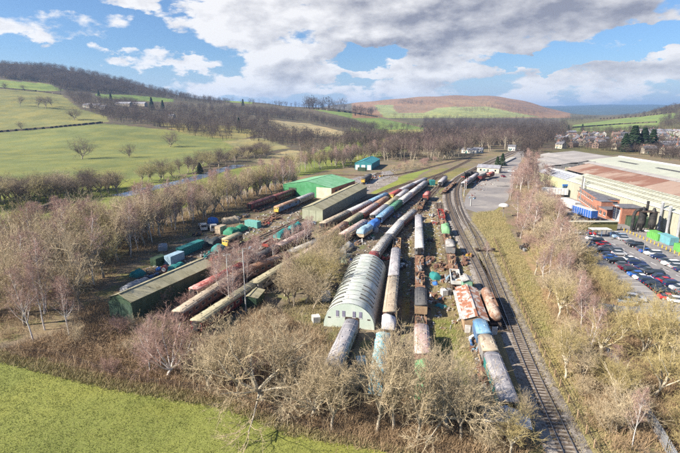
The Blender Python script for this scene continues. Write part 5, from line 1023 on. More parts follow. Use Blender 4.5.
# ------------------------------------------------------------------ trees
def tree_meshes(kind, seed, tm, cm):
    r = random.Random(seed); T = MB(); T.smooth = True; cv, cf = [], []
    def rv(): return Vector((r.gauss(0, 1), r.gauss(0, 1), r.gauss(0, 1))).normalized()
    def seg(p, q, r0, r1, thick):
        if thick: T.tube(p, q, r0, r1, 6, False); return
        d = q-p; a = d.orthogonal().normalized(); b = d.cross(a).normalized(); o = len(cv)
        for (pp, rr) in ((p, r0), (q, r1)):
            for k in range(3): t = 2.094*k; cv.append(pp+a*(rr*math.cos(t))+b*(rr*math.sin(t)))
        for k in range(3): k2 = (k+1) % 3; cf.append((o+k, o+k2, o+3+k2)); cf.append((o+k, o+3+k2, o+3+k))
    def twig(p, d, L, w):
        s = d.cross(rv()).normalized()*w; o = len(cv); q = p+d*L
        cv.extend((p-s, p+s, q)); cf.append((o, o+1, o+2))
    S = {'broad': dict(n=(8, 7, 6, 12), up=.12, wig=.3, tw=(.35, .85), w=.014, droop=.02), 'birch': dict(n=(32, 8, 14), up=.1, wig=.16, tw=(.4, .9), w=.012, droop=-.25),
         'shrub': dict(n=(9, 7, 6, 10), up=.15, wig=.34, tw=(.25, .65), w=.012, droop=.0), 'spread': dict(n=(9, 8, 7, 13), up=.08, wig=.36, tw=(.35, .85), w=.014, droop=0.0), 'bramble': dict(n=(26, 5, 7), up=-.12, wig=.3, tw=(.3, .7), w=.016, droop=-.1)}[kind]
    def grow(p, d, L, rad, lv, maxlv):
        ns = 4 if lv <= 1 else 3; pts = [(p, rad)]; q = p; rr = rad
        for k in range(ns):
            d = (d+rv()*S['wig']+Vector((0, 0, S['up'] if lv > 0 else .02))).normalized(); q2 = q+d*(L/ns); r2 = rad*(1-.72*(k+1)/ns) if lv else rad*(1-.4*(k+1)/ns)
            seg(q, q2, rr, r2, lv <= 1 and kind not in ('bramble',)); q, rr = q2, r2; pts.append((q, rr))
        dirs = d
        if lv == maxlv:
            for _ in range(S['n'][-1]):
                f = r.uniform(.1, 1); k = min(ns-1, int(f*ns)); b0 = pts[k][0].lerp(pts[k+1][0], f*ns-k)
                dd = (dirs+rv()*.85+Vector((0, 0, S['droop']))).normalized(); twig(b0, dd, r.uniform(*S['tw']), S['w'])
            return
        for _ in range(S['n'][lv] if lv else 0):
            f = r.uniform(.25, 1); k = min(ns-1, int(f*ns)); b0 = pts[k][0].lerp(pts[k+1][0], f*ns-k); rb = max(.012, pts[k][1]*.58)
            dd = (dirs*.75+rv()*.8).normalized(); grow(b0, dd, L*r.uniform(.42, .62), rb, lv+1, maxlv)
        return pts, dirs
    if kind in ('broad', 'spread'):
        H = 14; th = H*(r.uniform(.2, .3) if kind == 'broad' else .16); base = grow(Vector((0, 0, -.3)), Vector((r.uniform(-.08, .08), r.uniform(-.08, .08), 1)), th, .3 if kind == 'broad' else .36, 0, 9)
        pts, d = base; n = S['n'][0]
        for k in range(n):
            a = 2*math.pi*k/n+r.uniform(-.4, .4); tilt = r.uniform(.15, .6) if kind == 'broad' else r.uniform(.35, 1.1)
            dd = Vector((math.cos(a)*math.sin(tilt), math.sin(a)*math.sin(tilt), math.cos(tilt))); f = r.uniform(.7, 1); p = pts[-1][0].lerp(pts[-2][0], (1-f)*2)
            grow(p, dd, H*r.uniform(.42, .58), .15, 1, 3)
        grow(pts[-1][0], Vector((0, 0, 1)), H*.55, .17, 1, 3)
    elif kind == 'birch':
        H = 14; p = Vector((0, 0, -.3)); d = Vector((r.uniform(-.1, .1), r.uniform(-.1, .1), 1)).normalized(); rad = .15; n = 9; pts = [p]
        for k in range(n):
            d = (d+rv()*.07+Vector((0, 0, .08))).normalized(); q = p+d*H/n; r2 = .15*(1-.9*(k+1)/n)+.012; T.tube(p, q, rad, r2, 6, False); p, rad = q, r2; pts.append(p)
        for k in range(S['n'][0]):
            f = r.uniform(.28, .99); i = min(n-1, int(f*n)); b0 = pts[i].lerp(pts[i+1], f*n-i); a = r.uniform(0, 6.28); tl = r.uniform(.5, .95)
            dd = Vector((math.cos(a)*math.sin(tl), math.sin(a)*math.sin(tl), math.cos(tl))); L = (1.05-f)*5.2+.9
            grow2 = grow(b0, dd, L, .05*(1.15-f)+.012, 1, 2)
    elif kind == 'shrub':
        for k in range(S['n'][0]):
            a = 2*math.pi*k/S['n'][0]+r.uniform(-.4, .4); tl = r.uniform(.1, .75); dd = Vector((math.cos(a)*math.sin(tl), math.sin(a)*math.sin(tl), math.cos(tl)))
            grow(Vector((math.cos(a)*.3, math.sin(a)*.3, -.1)), dd, r.uniform(3.2, 5.0), .07, 1, 3)
    else:
        for k in range(S['n'][0]):
            a = r.uniform(0, 6.28); tl = r.uniform(.1, 1.2); dd = Vector((math.cos(a)*math.sin(tl), math.sin(a)*math.sin(tl), math.cos(tl)))
            grow(Vector((r.uniform(-1, 1), r.uniform(-1, 1), -.1)), dd, r.uniform(1.2, 2.6), .025, 1, 2)
    crown = np_mesh('crown', [tuple(v) for v in cv], cf, cm)
    return (T.mesh('trunk', tm) if T.v else None), crown
BARK = wm('grey_bark', (.27, .225, .165), (.38, .32, .24), 1.5, rough=.95); BARKP = wm('pale_bark', (.44, .38, .28), (.54, .48, .37), 1.5, rough=.9); BIRCHB = wm('birch_bark', (.62, .58, .54), (.5, .44, .4), 1.5, .45, .6, .85, (.12, .1, .09), .6, .66)
TAN = twig_mat('tan_twigs', (.37, .29, .18), (.55, .455, .31)); PINK = twig_mat('birch_twigs', (.31, .195, .16), (.45, .305, .26)); GOLD = twig_mat('willow_twigs', (.33, .265, .115), (.47, .385, .19)); OLIVE = twig_mat('olive_twigs', (.3, .265, .12), (.42, .36, .19)); DARK = twig_mat('dark_twigs', (.13, .1, .08), (.21, .165, .13)); PURP = twig_mat('purple_twigs', (.12, .08, .075), (.2, .135, .125)); BROWN = twig_mat('bramble_twigs', (.26, .175, .105), (.38, .275, .165))
KIND = {'tan': ('broad', BARK, TAN, 3), 'spread': ('spread', BARKP, TAN, 2), 'birch': ('birch', BIRCHB, PINK, 3), 'bigbirch': ('spread', BIRCHB, PINK, 1), 'gold': ('broad', BARKP, GOLD, 2), 'olive': ('broad', BARK, OLIVE, 3), 'dark': ('broad', BARK, DARK, 2), 'oak': ('spread', BARK, DARK, 1), 'purple': ('birch', BARKP, PURP, 2), 'pshrub': ('shrub', BARK, PINK, 2), 'tshrub': ('shrub', BARK, TAN, 3), 'gshrub': ('shrub', BARK, GOLD, 2), 'oshrub': ('shrub', BARK, OLIVE, 2), 'bramble': ('bramble', BARK, BROWN, 3)}
TNAME = {'oak': 'oak_tree', 'bigbirch': 'birch_tree', 'tan': 'bare_tree', 'spread': 'bare_tree', 'birch': 'birch_tree', 'gold': 'willow_tree', 'olive': 'bare_tree', 'dark': 'bare_tree', 'purple': 'woodland_tree', 'pshrub': 'bare_shrub', 'tshrub': 'bare_shrub', 'gshrub': 'willow_shrub', 'oshrub': 'bare_shrub', 'bramble': 'bramble_bush'}
NOMH = {'broad': 13.5, 'spread': 12.5, 'birch': 14.5, 'shrub': 6.0, 'bramble': 2.4}
tr = random.Random(21)
def plant(kind, pos, h, label, group=None, rz=None, wide=1.0, seed=None):
    shp, tm, cm, nv = KIND[kind]; v = (seed if seed is not None else tr.randrange(nv)) % nv
    T, C = cached(('tree', kind, v), lambda: tree_meshes(shp, hash_(kind)+v*17, tm, cm)); k = h/NOMH[shp]
    t = thing(TNAME[kind], label, 'shrub' if 'shrub' in TNAME[kind] or 'bush' in TNAME[kind] else 'tree', pos, tr.uniform(0, 6.28) if rz is None else rz, group, (k*wide, k*wide, k))
    t.rotation_euler = (tr.uniform(-.05, .05), tr.uniform(-.05, .05), t.rotation_euler[2])
    if T: obj('trunk', T, t)
    obj('crown', C, t); return t
def hash_(s): return sum(ord(c)*(i+3) for i, c in enumerate(s))
def scatter(poly, n, mix, label, group, seed, hr, mind=2.5, avoid=None, wide=(.9, 1.25)):
    """trees spread evenly over a piece of ground outlined in the photo"""
    W = [G(*p) for p in poly]; wp = [(p.x, p.y) for p in W]; done = []; made = {}
    for x, y in sample_poly(wp, n*6, seed):
        if len(done) >= n: break
        if any((x-a)**2+(y-c)**2 < mind*mind for a, c in done): continue
        if avoid and avoid(x, y): continue
        done.append((x, y)); k = tr.choices([m[0] for m in mix], [m[1] for m in mix])[0]; sh = 'shrub' in k; h = tr.uniform(*hr)*(.5 if sh else 1)
        if k == 'bramble': h = tr.uniform(1.6, 3.0)
        made.setdefault(k, []).append((x/y, plant(k, (x, y, float(Hf(x, y))), h, label[k], group, wide=tr.uniform(*wide))))
    for k, L_ in made.items():
        if 1 < len(L_) <= 12:
            for i, (_, o) in enumerate(sorted(L_, key=lambda q: q[0])): o['label'] = label[k].replace(D[k], D[k]+', '+ORD[i]+' from the left,', 1)
# tree belt between the river meadow and the yard
D = {'tan': 'tan bare tree', 'olive': 'olive twigged bare tree', 'birch': 'pinkish bare birch', 'gold': 'golden twigged willow', 'tshrub': 'tan bare shrub', 'oshrub': 'olive bare shrub', 'gshrub': 'golden willow shrub', 'pshrub': 'pinkish bare shrub', 'bramble': 'low brown bramble bush', 'dark': 'dark bare tree', 'purple': 'purple brown crowned tree', 'spread': 'wide pale bare tree'}
def lab(s): return {k: v+' '+s for k, v in D.items()}
scatter([(-60, 330), (-60, 268), (20, 262), (60, 262), (95, 262), (110, 275), (98, 292), (80, 320), (40, 345), (0, 342)], 56, [('tan', 5), ('olive', 1), ('birch', 7), ('bramble', 3), ('pshrub', 1)], lab('in the belt beside the mown meadow corner'), 'trees of the belt by the mown meadow', 1, (9, 17), 2.5, wide=(.85, 1.15))
scatter([(0, 262), (60, 246), (120, 232), (165, 220), (185, 226), (150, 246), (120, 264), (95, 262)], 70, [('tan', 4), ('olive', 2), ('birch', 8)], lab('in the belt behind the dark green shed'), 'trees of the belt behind the dark green shed', 2, (9, 17), 2.5, wide=(.85, 1.15))
scatter([(165, 221), (200, 207), (245, 194), (290, 182), (300, 186), (250, 201), (215, 216), (186, 228)], 80, [('olive', 3), ('birch', 8), ('tan', 3)], lab('in the belt behind the maroon coaches'), 'trees of the belt behind the maroon coaches', 3, (8, 16), 2.5, wide=(.85, 1.15))
scatter([(270, 178), (310, 168), (350, 160), (395, 152), (395, 158), (362, 158), (345, 166), (300, 174)], 66, [('dark', 4), ('purple', 4), ('olive', 2), ('birch', 2)], lab('behind the green roofed engine shed'), 'trees behind the green roofed engine shed', 4, (10, 15), 3.6)
# dark wood beyond the yard
scatter([(385, 162), (420, 161), (445, 160), (470, 153), (495, 152), (520, 147), (515, 139), (470, 138), (420, 142), (385, 150)], 95, [('purple', 6), ('dark', 3)], lab('in the wood beyond the yard throat'), 'trees of the wood beyond the yard', 5, (15, 20), 5, wide=(1.2, 1.6))
scatter([(384, 163), (425, 162), (447, 160), (470, 155), (470, 150.5), (420, 154), (384, 155)], 60, [('purple', 6), ('dark', 2)], lab('at the near edge of the wood'), 'trees along the near edge of the wood', 25, (13, 18), 3.5, wide=(1.0, 1.4))
# riverside trees
scatter([(-40, 206), (0, 196), (60, 192), (120, 188), (122, 194), (60, 203), (0, 208), (-40, 214)], 64, [('dark', 5), ('olive', 2), ('tan', 1)], lab('on the river bank beyond the meadow'), 'river bank trees', 6, (8, 13), 3.5, wide=(1.2, 1.6))
scatter([(120, 187), (160, 176), (200, 165), (232, 158), (262, 150), (268, 158), (235, 163), (205, 172), (160, 181), (122, 190)], 55, [('dark', 5), ('olive', 3)], lab('lining the river bend'), 'trees lining the river bend', 7, (8, 13), 4.5, wide=(1.1, 1.5))
# scrub in front of the yard
scatter([(0, 352), (60, 340), (100, 318), (130, 322), (170, 335), (225, 345), (290, 360), (330, 385), (330, 430), (300, 424), (230, 398), (180, 388), (120, 378), (60, 357)], 52, [('tshrub', 2), ('bramble', 9), ('pshrub', 2)], lab('in the scrub along the mown meadow'), 'scrub along the mown meadow', 8, (6, 10), 1.9)
scatter([(330, 395), (400, 390), (470, 395), (500, 430), (530, 452), (430, 456), (360, 440)], 20, [('tshrub', 1), ('bramble', 6)], lab('in the scrub around the double trunked tree'), 'scrub around the double trunked tree', 9, (6, 9), 1.8)
scatter([(275, 296), (300, 280), (318, 262), (338, 258), (336, 280), (322, 308), (300, 314)], 24, [('olive', 2), ('tan', 7), ('gold', 1), ('birch', 1)], lab('in the clump beside the arched hut'), 'clump beside the arched hut', 10, (7.5, 10.5), 2.1)
scatter([(215, 285), (240, 268), (262, 258), (290, 246), (312, 238), (312, 246), (280, 262), (250, 284), (225, 300)], 18, [('birch', 1)], lab('growing between the rows of old coaches'), 'birches between the rows of old coaches', 11, (7, 9.5), 2.5)
scatter([(150, 310), (178, 300), (200, 325), (180, 340), (140, 335)], 9, [('pshrub', 3), ('bramble', 2)], lab('in front of the old coach ends'), 'shrubs in front of the old coach ends', 12, (7, 10), 2)
scatter([(240, 335), (262, 306), (285, 322), (312, 335), (305, 365), (262, 352)], 20, [('bramble', 5), ('tshrub', 1)], lab('in the clearing below the tiny dark shed'), 'scrub in the clearing below the tiny dark shed', 29, (4, 7), 1.6)
for (k, px, py, h, lb, w) in [('spread', 262, 403, 14, 'big spreading pale bare tree at the edge of the mown meadow', 1.1), ('bigbirch', 168, 377, 12, 'pale trunked birch in front of the old coach ends', .85), ('birch', 150, 372, 9, 'smaller pinkish birch beside the pale trunked birch', 1.2), ('tan', 332, 430, 11.5, 'tall open bare tree at the coach before the arched hut', .9), ('tan', 416, 444, 13, 'tall open bare tree between the double trunk and the green sheet', .7), ('spread', 446, 430, 12.5, 'tall open bare tree next to the short siding', .9), ('tan', 462, 442, 11, 'bare tree at the pale roofed hut side of the scrub', 1.0), ('tan', 286, 402, 13, 'tall bare tree next to the big spreading one', .9), ('tan', 238, 396, 12, 'bare tree on the meadow edge before the big spreading one', 1.0), ('tan', 376, 434, 14.5, 'outer trunk of the double trunked bare tree', .8), ('tan', 394, 432, 14, 'inner trunk of the double trunked bare tree', .8),
        ('spread', 440, 420, 9, 'wide pale bare tree next to the green sheeted wagon', 1.1), ('spread', 312, 416, 8, 'low spreading bare tree in the scrub clearing', 1.2), ('gold', 510, 455, 6, 'small golden tree at the pale roofed hut', 1.3), ('tan', 524, 432, 6, 'thin bare sapling between the hut and the running line', .7), ('tan', 308, 412, 10, 'lower bare tree beside the big spreading one', 1.0), ('tan', 210, 392, 9, 'bare tree at the meadow side of the birch', 1.2), ('birch', 70, 342, 12, 'pale birch leaning at the mown meadow corner', 1.0),
        ('birch', 45, 330, 13, 'pinkish birch deeper in the meadow corner', 1.0), ('tan', 20, 300, 17, 'tall bare tree at the frame edge of the belt', 1.1), ('olive', 55, 268, 16, 'tall olive tree standing above the belt', 1.1), ('birch', 486, 258, 4.5, 'pale bare sapling beside the running line', 1.2), ('birch', 233, 312, 10, 'pinkish birch by the first pale pole', 1.1), ('birch', 218, 300, 8.5, 'pinkish birch between the tan and olive roofed coaches', 1.3)]:
    plant(k, G(px, py), h, lb, wide=w)
# bushes and trees right of the running line
scatter([(512, 192), (528, 168), (541, 160), (548, 176), (550, 192), (540, 205), (520, 206)], 52, [('birch', 4), ('purple', 4), ('pshrub', 2), ('tshrub', 2)], lab('between station yard and access road'), 'trees between the station yard and the access road', 13, (9, 12), 2.4, wide=(1.2, 1.7))
scatter([(520, 240), (514, 214), (540, 204), (552, 212), (562, 230), (571, 256), (568, 275), (538, 275)], 42, [('birch', 7), ('tan', 4), ('pshrub', 3), ('tshrub', 2), ('gshrub', 1)], lab('opposite the head of the car park'), 'trees opposite the head of the car park', 14, (8, 11), 2.4, wide=(1.2, 1.7))
scatter([(535, 275), (568, 274), (578, 290), (592, 312), (594, 332), (590, 340), (568, 335), (546, 302)], 32, [('tan', 5), ('gold', 2), ('birch', 5), ('gshrub', 1), ('tshrub', 2), ('pshrub', 2)], lab('beside the double row of cars'), 'trees beside the double row of cars', 15, (6, 8.5), 2.4)
scatter([(585, 255), (600, 272), (640, 312), (634, 320), (610, 300), (588, 272)], 12, [('gshrub', 1)], lab('at the very edge of the car park'), 'willows at the edge of the car park', 16, (6, 8), 2.6)
scatter([(558, 336), (590, 345), (605, 362), (625, 400), (650, 452), (612, 452), (580, 412), (560, 368)], 30, [('gold', 2), ('tan', 3), ('gshrub', 3), ('tshrub', 3), ('birch', 1), ('bramble', 3)], lab('between the line and the palisade fence'), 'bushes between the running line and the palisade fence', 17, (6, 9), 2.2)
scatter([(612, 345), (640, 330), (700, 345), (760, 380), (740, 470), (685, 460), (660, 425), (630, 380)], 20, [('gold', 4), ('gshrub', 3), ('tan', 1)], lab('behind the palisade fence'), 'willows behind the palisade fence', 18, (7, 10), 3)
plant('birch', G(632, 449), 8, 'slim white trunked birch beside the palisade fence', wide=.8); plant('birch', G(590, 358), 9, 'leaning pale birch among the golden willows', wide=.9)
# lone trees on the slopes
def hill_tree(k, px, py, h, lb, g=None, w=1.1):
    q = terrain_hits([(px, py)])
    if q: plant(k, q[0], h, lb, g, wide=w)
for a in [('oak', 82, 159, 18, 'lone spreading oak in the pale slope field'), ('oak', 129, 157.5, 12, 'small lone tree to one side of the spreading oak'), ('oak', 170, 147, 18, 'lone oak at the foot of the wooded knoll'), ('dark', 22, 131, 13, 'lone tree on the hedge of the slope field'), ('oak', 74, 120.5, 20, 'broad tree above the hedge near the farm'), ('dark', 20, 106, 18, 'tree on the frame edge of the upper field'), ('dark', 38, 108, 20, 'first of the close group in the upper field'), ('dark', 46, 109, 22, 'second of the close group in the upper field'), ('dark', 52, 107, 18, 'third of the close group in the upper field'), ('dark', 24, 91, 14, 'tree in the top green strip'), ('dark', 60, 94, 16, 'tree at the end of the top green strip'), ('dark', 5, 91, 18, 'tree at the frame edge of the top green strip')]: hill_tree(*a)
scatter([(300, 150), (345, 145), (385, 140), (385, 148), (340, 155), (300, 158)], 26, [('dark', 1), ('purple', 1)], lab('along the far side of the railway meadow'), 'trees along the far side of the railway meadow', 19, (12, 16), 7)
scatter([(338, 171), (352, 167), (352, 163), (384, 157), (384, 152), (350, 158), (330, 166)], 40, [('purple', 4), ('dark', 3), ('birch', 2)], lab('behind the teal workshop'), 'trees crowding behind the teal workshop', 26, (10, 14), 3)
scatter([(393, 170), (412, 164), (440, 161), (430, 165), (405, 173)], 16, [('pshrub', 2), ('tshrub', 2), ('purple', 1)], lab('beside the grassy loop line'), 'scrub between the wood and the loop line', 27, (7, 10), 3)
scatter([(505, 205), (516, 176), (526, 156), (531, 156), (524, 178), (514, 212)], 26, [('pshrub', 3), ('birch', 2), ('tshrub', 2)], lab('along the station yard'), 'scrub along the station yard', 28, (7, 10), 2.4)
# conifers
def conifer_mesh(seed):
    r = random.Random(seed); V, F = [], []; H = 12.0
    for k in range(900):
        f = r.random()**.8; z = .8+f*(H-.8); R = (1-f)*2.9+.15; a = r.uniform(0, 6.28); rr = R*r.uniform(.45, 1.05); c = Vector((math.cos(a)*rr, math.sin(a)*rr, z-.2*rr)); s = r.uniform(.35, .75); o = len(V)
        t = Vector((-math.sin(a), math.cos(a), r.uniform(-.3, .3)))*s; out = Vector((math.cos(a), math.sin(a), -.6))*s
        V += [tuple(c-t), tuple(c+t), tuple(c+out+t*r.uniform(-.4, .4))]; F.append((o, o+1, o+2))
    T = MB().tube((0, 0, -.5), (0, 0, H*.9), .25, .04, 6, False)
    return T.mesh('trunk', BARK), np_mesh('crown', V, F, twig_mat('conifer_needles', (.015, .035, .016), (.035, .06, .025)))
CON = [conifer_mesh(1), conifer_mesh(2)]
def conifer(px, py, h, lb, w=1.0):
    q = terrain_hits([(px, py)])
    if not q: return
    k = h/12; t = thing('conifer', lb, 'tree', q[0], tr.uniform(0, 6), 'dark conifers', (k*w, k*w, k)); T, C = CON[tr.randrange(2)]; obj('trunk', T, t); obj('crown', C, t)
for a in [(632, 151, 25, 'tall broad conifer behind the factory, largest of the clump', 1.7), (642, 151, 23, 'tall conifer beside the largest one behind the factory', 1.6), (624, 152, 18, 'shorter conifer on the railway side of the clump', 1.5), (651, 150, 21, 'conifer on the hillside end of the clump', 1.6), (568, 133, 14, 'dark conifer at the railway side of the village', 1.4), (582, 131, 14, 'conifer among the village trees', 1.3), (111, 101, 16, 'dark conifer near the farm cottages', 1.2), (152, 110, 24, 'tall dark conifer on the wooded knoll', 1.1), (163, 110, 19, 'second dark conifer on the wooded knoll', 1.1), (243, 106, 20, 'dark conifer on the ridge pasture', 1.1), (239, 128, 16, 'dark conifer above the tan field', 1.2), (99, 97, 14, 'small conifer by the bright green strip', 1.2), (497, 168, 8, 'small conifer at the station yard', 1.4), (502, 166, 9, 'conifer at the end of the station yard', 1.4), (365, 148, 13, 'dark evergreen above the teal workshop', 1.5), (200, 174, 7, 'ivy green bushy evergreen by the river', 1.7)]: conifer(*a)

# ------------------------------------------------------------------ distant woods, one mass each
def far_wood(name, label, zones, mat, seed, ntri=130, size=.42):
    """zones: (outline in the photo, number of trees, height in m)"""
    r = np.random.default_rng(seed); base = []
    for poly, n, h in zones:
        for q in terrain_hits(sample_poly(poly, n, seed+len(base))): base.append((*q, h*r.uniform(.7, 1.2)))
    if not base: return
    B = np.array(base); n = len(B)
    dirs = r.normal(size=(n, ntri, 3)); dirs /= np.linalg.norm(dirs, axis=2, keepdims=True); rad = r.random((n, ntri, 1))**.35
    h = B[:, 3][:, None, None]
    c = dirs*rad*np.array([.36, .36, .42])*h; c[:, :, 2:] += .56*h; c += B[:, None, :3]
    e = r.normal(size=(n, ntri, 3, 3)); e /= np.linalg.norm(e, axis=3, keepdims=True); sz = (h*.06*size)[..., None]*r.uniform(.5, 1.4, (n, ntri, 1, 1))
    tri = c[:, :, None, :]+e*sz; tri[:, :, 0, 2] += (h*.07)[..., 0]
    V = tri.reshape(-1, 3)
    tw = (.022*B[:, 3])[:, None]; tb = np.stack([B[:, :3]+np.c_[-tw, tw*0, tw*0-.5], B[:, :3]+np.c_[tw, tw*0, tw*0-.5], B[:, :3]+np.c_[tw*0, tw*0, B[:, 3:4]*.6]], 1).reshape(-1, 3)
    tb2 = np.stack([B[:, :3]+np.c_[tw*0, -tw, tw*0-.5], B[:, :3]+np.c_[tw*0, tw, tw*0-.5], B[:, :3]+np.c_[tw*0, tw*0, B[:, 3:4]*.6]], 1).reshape(-1, 3)
    V = np.vstack([V, tb, tb2]); F = np.arange(len(V)).reshape(-1, 3)
    obj(name, np_mesh(name, V, F, mat), kind='stuff', label=label)
def soft_twigs(name, c1, c2):                                  # a haze of fine twigs: light passes through as well as off it
    m = bpy.data.materials.new(name); m.use_nodes = True; N = NT(m.node_tree); tc = N.n('ShaderNodeTexCoord')
    n = N.ramp(N.noise(tc.outputs['Object'], .03, 5, .65), .35, .65); c = N.mix(n, c4(c1), c4(c2))
    a = N.n('ShaderNodeBsdfDiffuse', ins={0: c}); b = N.n('ShaderNodeBsdfTranslucent', ins={0: c}); x = N.n('ShaderNodeMixShader', ins={0: .45, 1: a.outputs[0], 2: b.outputs[0]}); N.n('ShaderNodeOutputMaterial', ins={0: x.outputs[0]}); return m
FW = soft_twigs('far_twigs', (.085, .068, .06), (.16, .125, .105)); FW2 = soft_twigs('far_russet', (.15, .095, .065), (.23, .15, .1)); FW3 = twig_mat('far_evergreen', (.025, .04, .025), (.05, .07, .035))
far_wood('hillside_woods', 'bare purple brown wood covering the upper slope', [([(0, 65), (60, 68), (110, 76), (160, 90), (200, 98), (230, 103), (225, 106), (170, 99), (130, 94), (95, 93), (62, 90), (45, 83), (0, 79)], 2600, 15), ([(-90, 60), (0, 65), (0, 79), (-90, 70)], 250, 15)], FW, 31)
far_wood('knoll_woods', 'bare wood on the knoll beyond the farm', [([(105, 110), (125, 109), (160, 108), (185, 106), (230, 108), (262, 118), (290, 134), (262, 132), (235, 134), (190, 134), (160, 128), (130, 124), (108, 121)], 850, 14), ([(80, 101), (130, 101), (150, 106), (110, 106)], 130, 12), ([(64, 93), (95, 95), (90, 104), (108, 112), (108, 120), (84, 110), (70, 100)], 130, 13), ([(150, 124), (200, 131), (235, 138), (228, 142), (180, 134)], 60, 11), ([(220, 108), (290, 112), (335, 122), (375, 128), (380, 132), (350, 131), (310, 122), (262, 117), (230, 112)], 520, 14), ([(270, 130), (304, 134), (330, 139), (385, 133), (390, 143), (330, 148), (290, 146), (240, 140)], 300, 13)], FW, 32)
far_wood('ridge_trees', 'row of bare trees along the ridge and the hilltop clump', [([(228, 101), (300, 107), (345, 109), (345, 110), (300, 109), (228, 103)], 60, 16), ([(306, 107), (345, 108), (345, 110), (306, 110)], 42, 34), ([(350, 112), (372, 114), (372, 117), (350, 116)], 30, 24), ([(150, 86), (230, 97), (228, 100), (160, 90)], 80, 14)], FW, 33)
far_wood('valley_woods', 'bare woods filling the valley floor towards the far hill', [([(424, 119), (470, 119), (540, 120), (565, 124), (572, 134), (560, 140), (540, 146), (520, 142), (470, 134), (440, 138), (424, 134)], 900, 16), ([(560, 118), (600, 118), (575, 123), (560, 123)], 60, 14), ([(380, 128), (424, 126), (440, 128), (440, 130), (385, 131)], 60, 12), ([(345, 136), (390, 141), (440, 139), (470, 134), (470, 140), (430, 146), (380, 150), (345, 148)], 220, 15), ([(385, 152), (440, 152), (470, 147), (515, 146), (515, 139), (470, 138), (420, 142), (385, 148)], 260, 17)], FW, 34)
far_wood('far_hill_trees', 'scattered russet woods and hedges on the far bracken hill', [([(380, 107), (440, 100), (520, 105), (550, 114), (520, 114), (480, 106), (430, 104)], 260, 17), ([(455, 110), (475, 108), (500, 112), (470, 113)], 90, 17), ([(480, 106), (500, 104), (540, 112), (545, 117), (515, 115)], 140, 17), ([(392, 116.5), (450, 116.5), (540, 117.5), (540, 119), (392, 118.5)], 160, 15)], FW2, 35, 60)
far_wood('far_plantation', 'dark plantation on the far bracken hill', [([(393, 102), (410, 99), (425, 102), (424, 105), (400, 105)], 160, 16), ([(370, 108), (384, 109), (372, 113), (362, 112)], 80, 16), ([(545, 119), (590, 119), (600, 121), (560, 123)], 30, 14)], FW3, 36, 60)
far_wood('village_trees', 'bare garden trees between the village houses and hillside', [([(545, 138), (575, 131), (640, 130), (690, 130), (690, 152), (640, 150), (600, 148), (560, 149)], 460, 10), ([(660, 113), (690, 108), (690, 128), (660, 129)], 200, 13), ([(612, 118), (640, 115), (680, 105), (690, 108), (660, 114), (630, 118)], 170, 12), ([(580, 131), (612, 130.5), (660, 129), (660, 132), (580, 133)], 130, 10), ([(645, 104), (690, 95), (690, 106), (655, 112)], 150, 13)], FW, 37)
far_wood('works_trees', 'bare trees and bushes between the factory and the village', [([(600, 151), (640, 155), (690, 164), (690, 148), (640, 147), (600, 146)], 330, 9), ([(548, 150), (562, 147), (600, 148), (600, 151), (565, 149.5)], 40, 8), ([(520, 160), (540, 152), (548, 140), (535, 140), (522, 147)], 90, 12)], FW, 38, 130)

# ------------------------------------------------------------------ ground cover
def tufts(name, label, zones, mat, seed, blades=7, h=(.25, .6), spread=.35, w=.05):
    r = np.random.default_rng(seed); P = []
    for poly, n in zones:
        wp = [(p.x, p.y) for p in (G(*q) for q in poly)]; P.append(sample_poly(wp, n, seed+n))
    P = np.vstack(P); n = len(P); sc = r.uniform(.6, 1.4, (n, 1))
    b = np.repeat(P[:, None, :], blades, 1)+r.normal(size=(n, blades, 2))*spread*sc[:, :, None]*.5
    a = r.uniform(0, 6.28, (n, blades)); hh = r.uniform(*h, (n, blades))*sc; lean = r.normal(size=(n, blades, 2))*.45*hh[..., None]
    z0 = np.zeros((n, blades)); dx = np.cos(a)*w; dy = np.sin(a)*w
    v0 = np.stack([b[..., 0]-dx, b[..., 1]-dy, z0], -1); v1 = np.stack([b[..., 0]+dx, b[..., 1]+dy, z0], -1); v2 = np.stack([b[..., 0]+lean[..., 0], b[..., 1]+lean[..., 1], hh], -1)
    V = np.stack([v0, v1, v2], 2).reshape(-1, 3); obj(name, np_mesh(name, V, np.arange(len(V)).reshape(-1, 3), mat), kind='stuff', label=label)
def litter():
    r = np.random.default_rng(77); P = []
    for poly, n in [([(398, 235), (440, 200), (455, 230), (470, 270), (478, 290), (455, 330), (430, 330), (405, 300)], 900), ([(140, 272), (200, 240), (260, 215), (300, 205), (305, 222), (262, 250), (222, 262), (160, 285)], 900), ([(340, 260), (380, 225), (420, 195), (436, 180), (440, 196), (420, 235), (395, 275), (385, 300), (375, 262)], 700), ([(470, 330), (488, 325), (512, 400), (486, 405)], 300), ([(345, 184), (372, 172), (400, 168), (395, 180), (370, 192)], 160), ([(470, 185), (490, 172), (505, 168), (500, 180), (476, 198)], 120)]:
        P.append(sample_poly([(p.x, p.y) for p in (G(*q) for q in poly)], n, n))
    b = MB(); rr = random.Random(4)
    for x, y in np.vstack(P):
        k = rr.random(); d = (rr.uniform(.15, .5), rr.uniform(.2, .9), rr.uniform(.1, .4)) if k < .7 else (rr.uniform(.08, .15), rr.uniform(.8, 2.4), .12)
        b.box((x, y, d[2]/2), d, rr.uniform(0, 3.1))
    obj('litter', b.mesh('litter', wm('yard_litter', (.16, .085, .055), (.3, .29, .28), .35, .46, .54, .8, (.55, .54, .5), .56, .6)), kind='stuff', label='small scrap, timber and litter strewn over the yard')
litter()
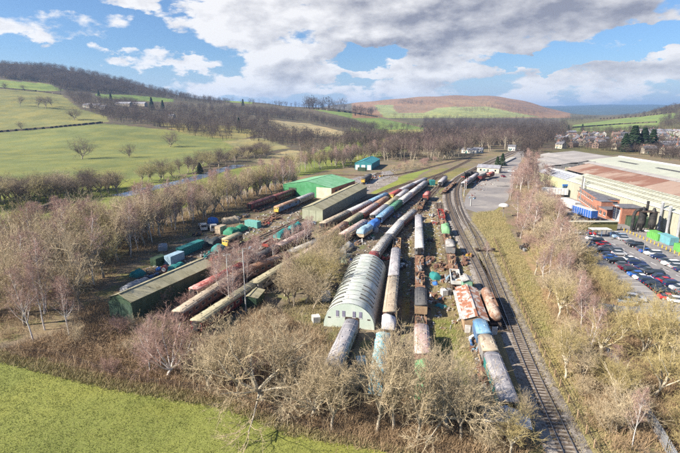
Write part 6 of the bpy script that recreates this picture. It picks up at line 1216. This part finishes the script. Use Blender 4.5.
SCRUBZ = [([(215, 345), (262, 304), (290, 322), (322, 335), (330, 375), (262, 358)], 1600), ([(0, 350), (60, 335), (95, 300), (140, 320), (225, 345), (300, 350), (345, 385), (360, 440), (300, 426), (230, 400), (120, 380)], 5000), ([(330, 395), (400, 385), (480, 400), (530, 452), (430, 456), (350, 440)], 2600), ([(545, 275), (600, 270), (640, 312), (690, 340), (720, 452), (610, 452), (560, 345)], 5200), ([(515, 215), (560, 212), (590, 258), (580, 280), (545, 275)], 2200), ([(60, 262), (200, 206), (290, 182), (300, 188), (210, 225), (120, 268), (90, 300), (0, 345), (-60, 300)], 4200)]
tufts('undergrowth', 'tangled brown brambles and dead stalks under the bare trees', SCRUBZ, BROWN, 50, 9, (.4, 1.4), 1.6, .03)
tufts('rough_grass', 'dry yellow tussock grass along the running line and sidings', [([(462, 235), (478, 212), (500, 210), (520, 250), (545, 300), (600, 400), (640, 456), (572, 456), (520, 335), (490, 275)], 7000), ([(395, 250), (440, 220), (462, 250), (480, 300), (500, 350), (540, 452), (460, 440), (425, 380), (400, 300)], 4500), ([(285, 300), (330, 300), (350, 330), (330, 380), (280, 360)], 1500), ([(0, 352), (120, 380), (230, 399), (300, 427), (420, 452), (420, 456), (290, 436), (225, 409), (110, 390), (0, 362)], 2600)], twig_mat('dry_grass', (.25, .215, .095), (.4, .33, .18)), 51, 7, (.2, .55), .5, .035)
tufts('meadow_grass', 'short green grass of the mown meadow', [([(-20, 358), (60, 366), (120, 388), (230, 408), (300, 436), (400, 456), (400, 470), (-20, 470)], 8000)], twig_mat('meadow_blades', (.185, .205, .05), (.27, .28, .085)), 52, 5, (.05, .15), .5, .03)

# ------------------------------------------------------------------ air: thin haze over the whole valley
hz = MB().box((0, 6500, 144), (36000, 17000, 292)).mesh('haze')
hm = bpy.data.materials.new('haze_air'); hm.use_nodes = True; N = NT(hm.node_tree)
pv = N.n('ShaderNodeVolumePrincipled', ins={'Color': (.36, .6, 1, 1), 'Density': HAZE, 'Anisotropy': .2}); N.n('ShaderNodeOutputMaterial', ins={1: pv.outputs[0]})
hz.materials.append(hm); obj('haze', hz, kind='stuff')
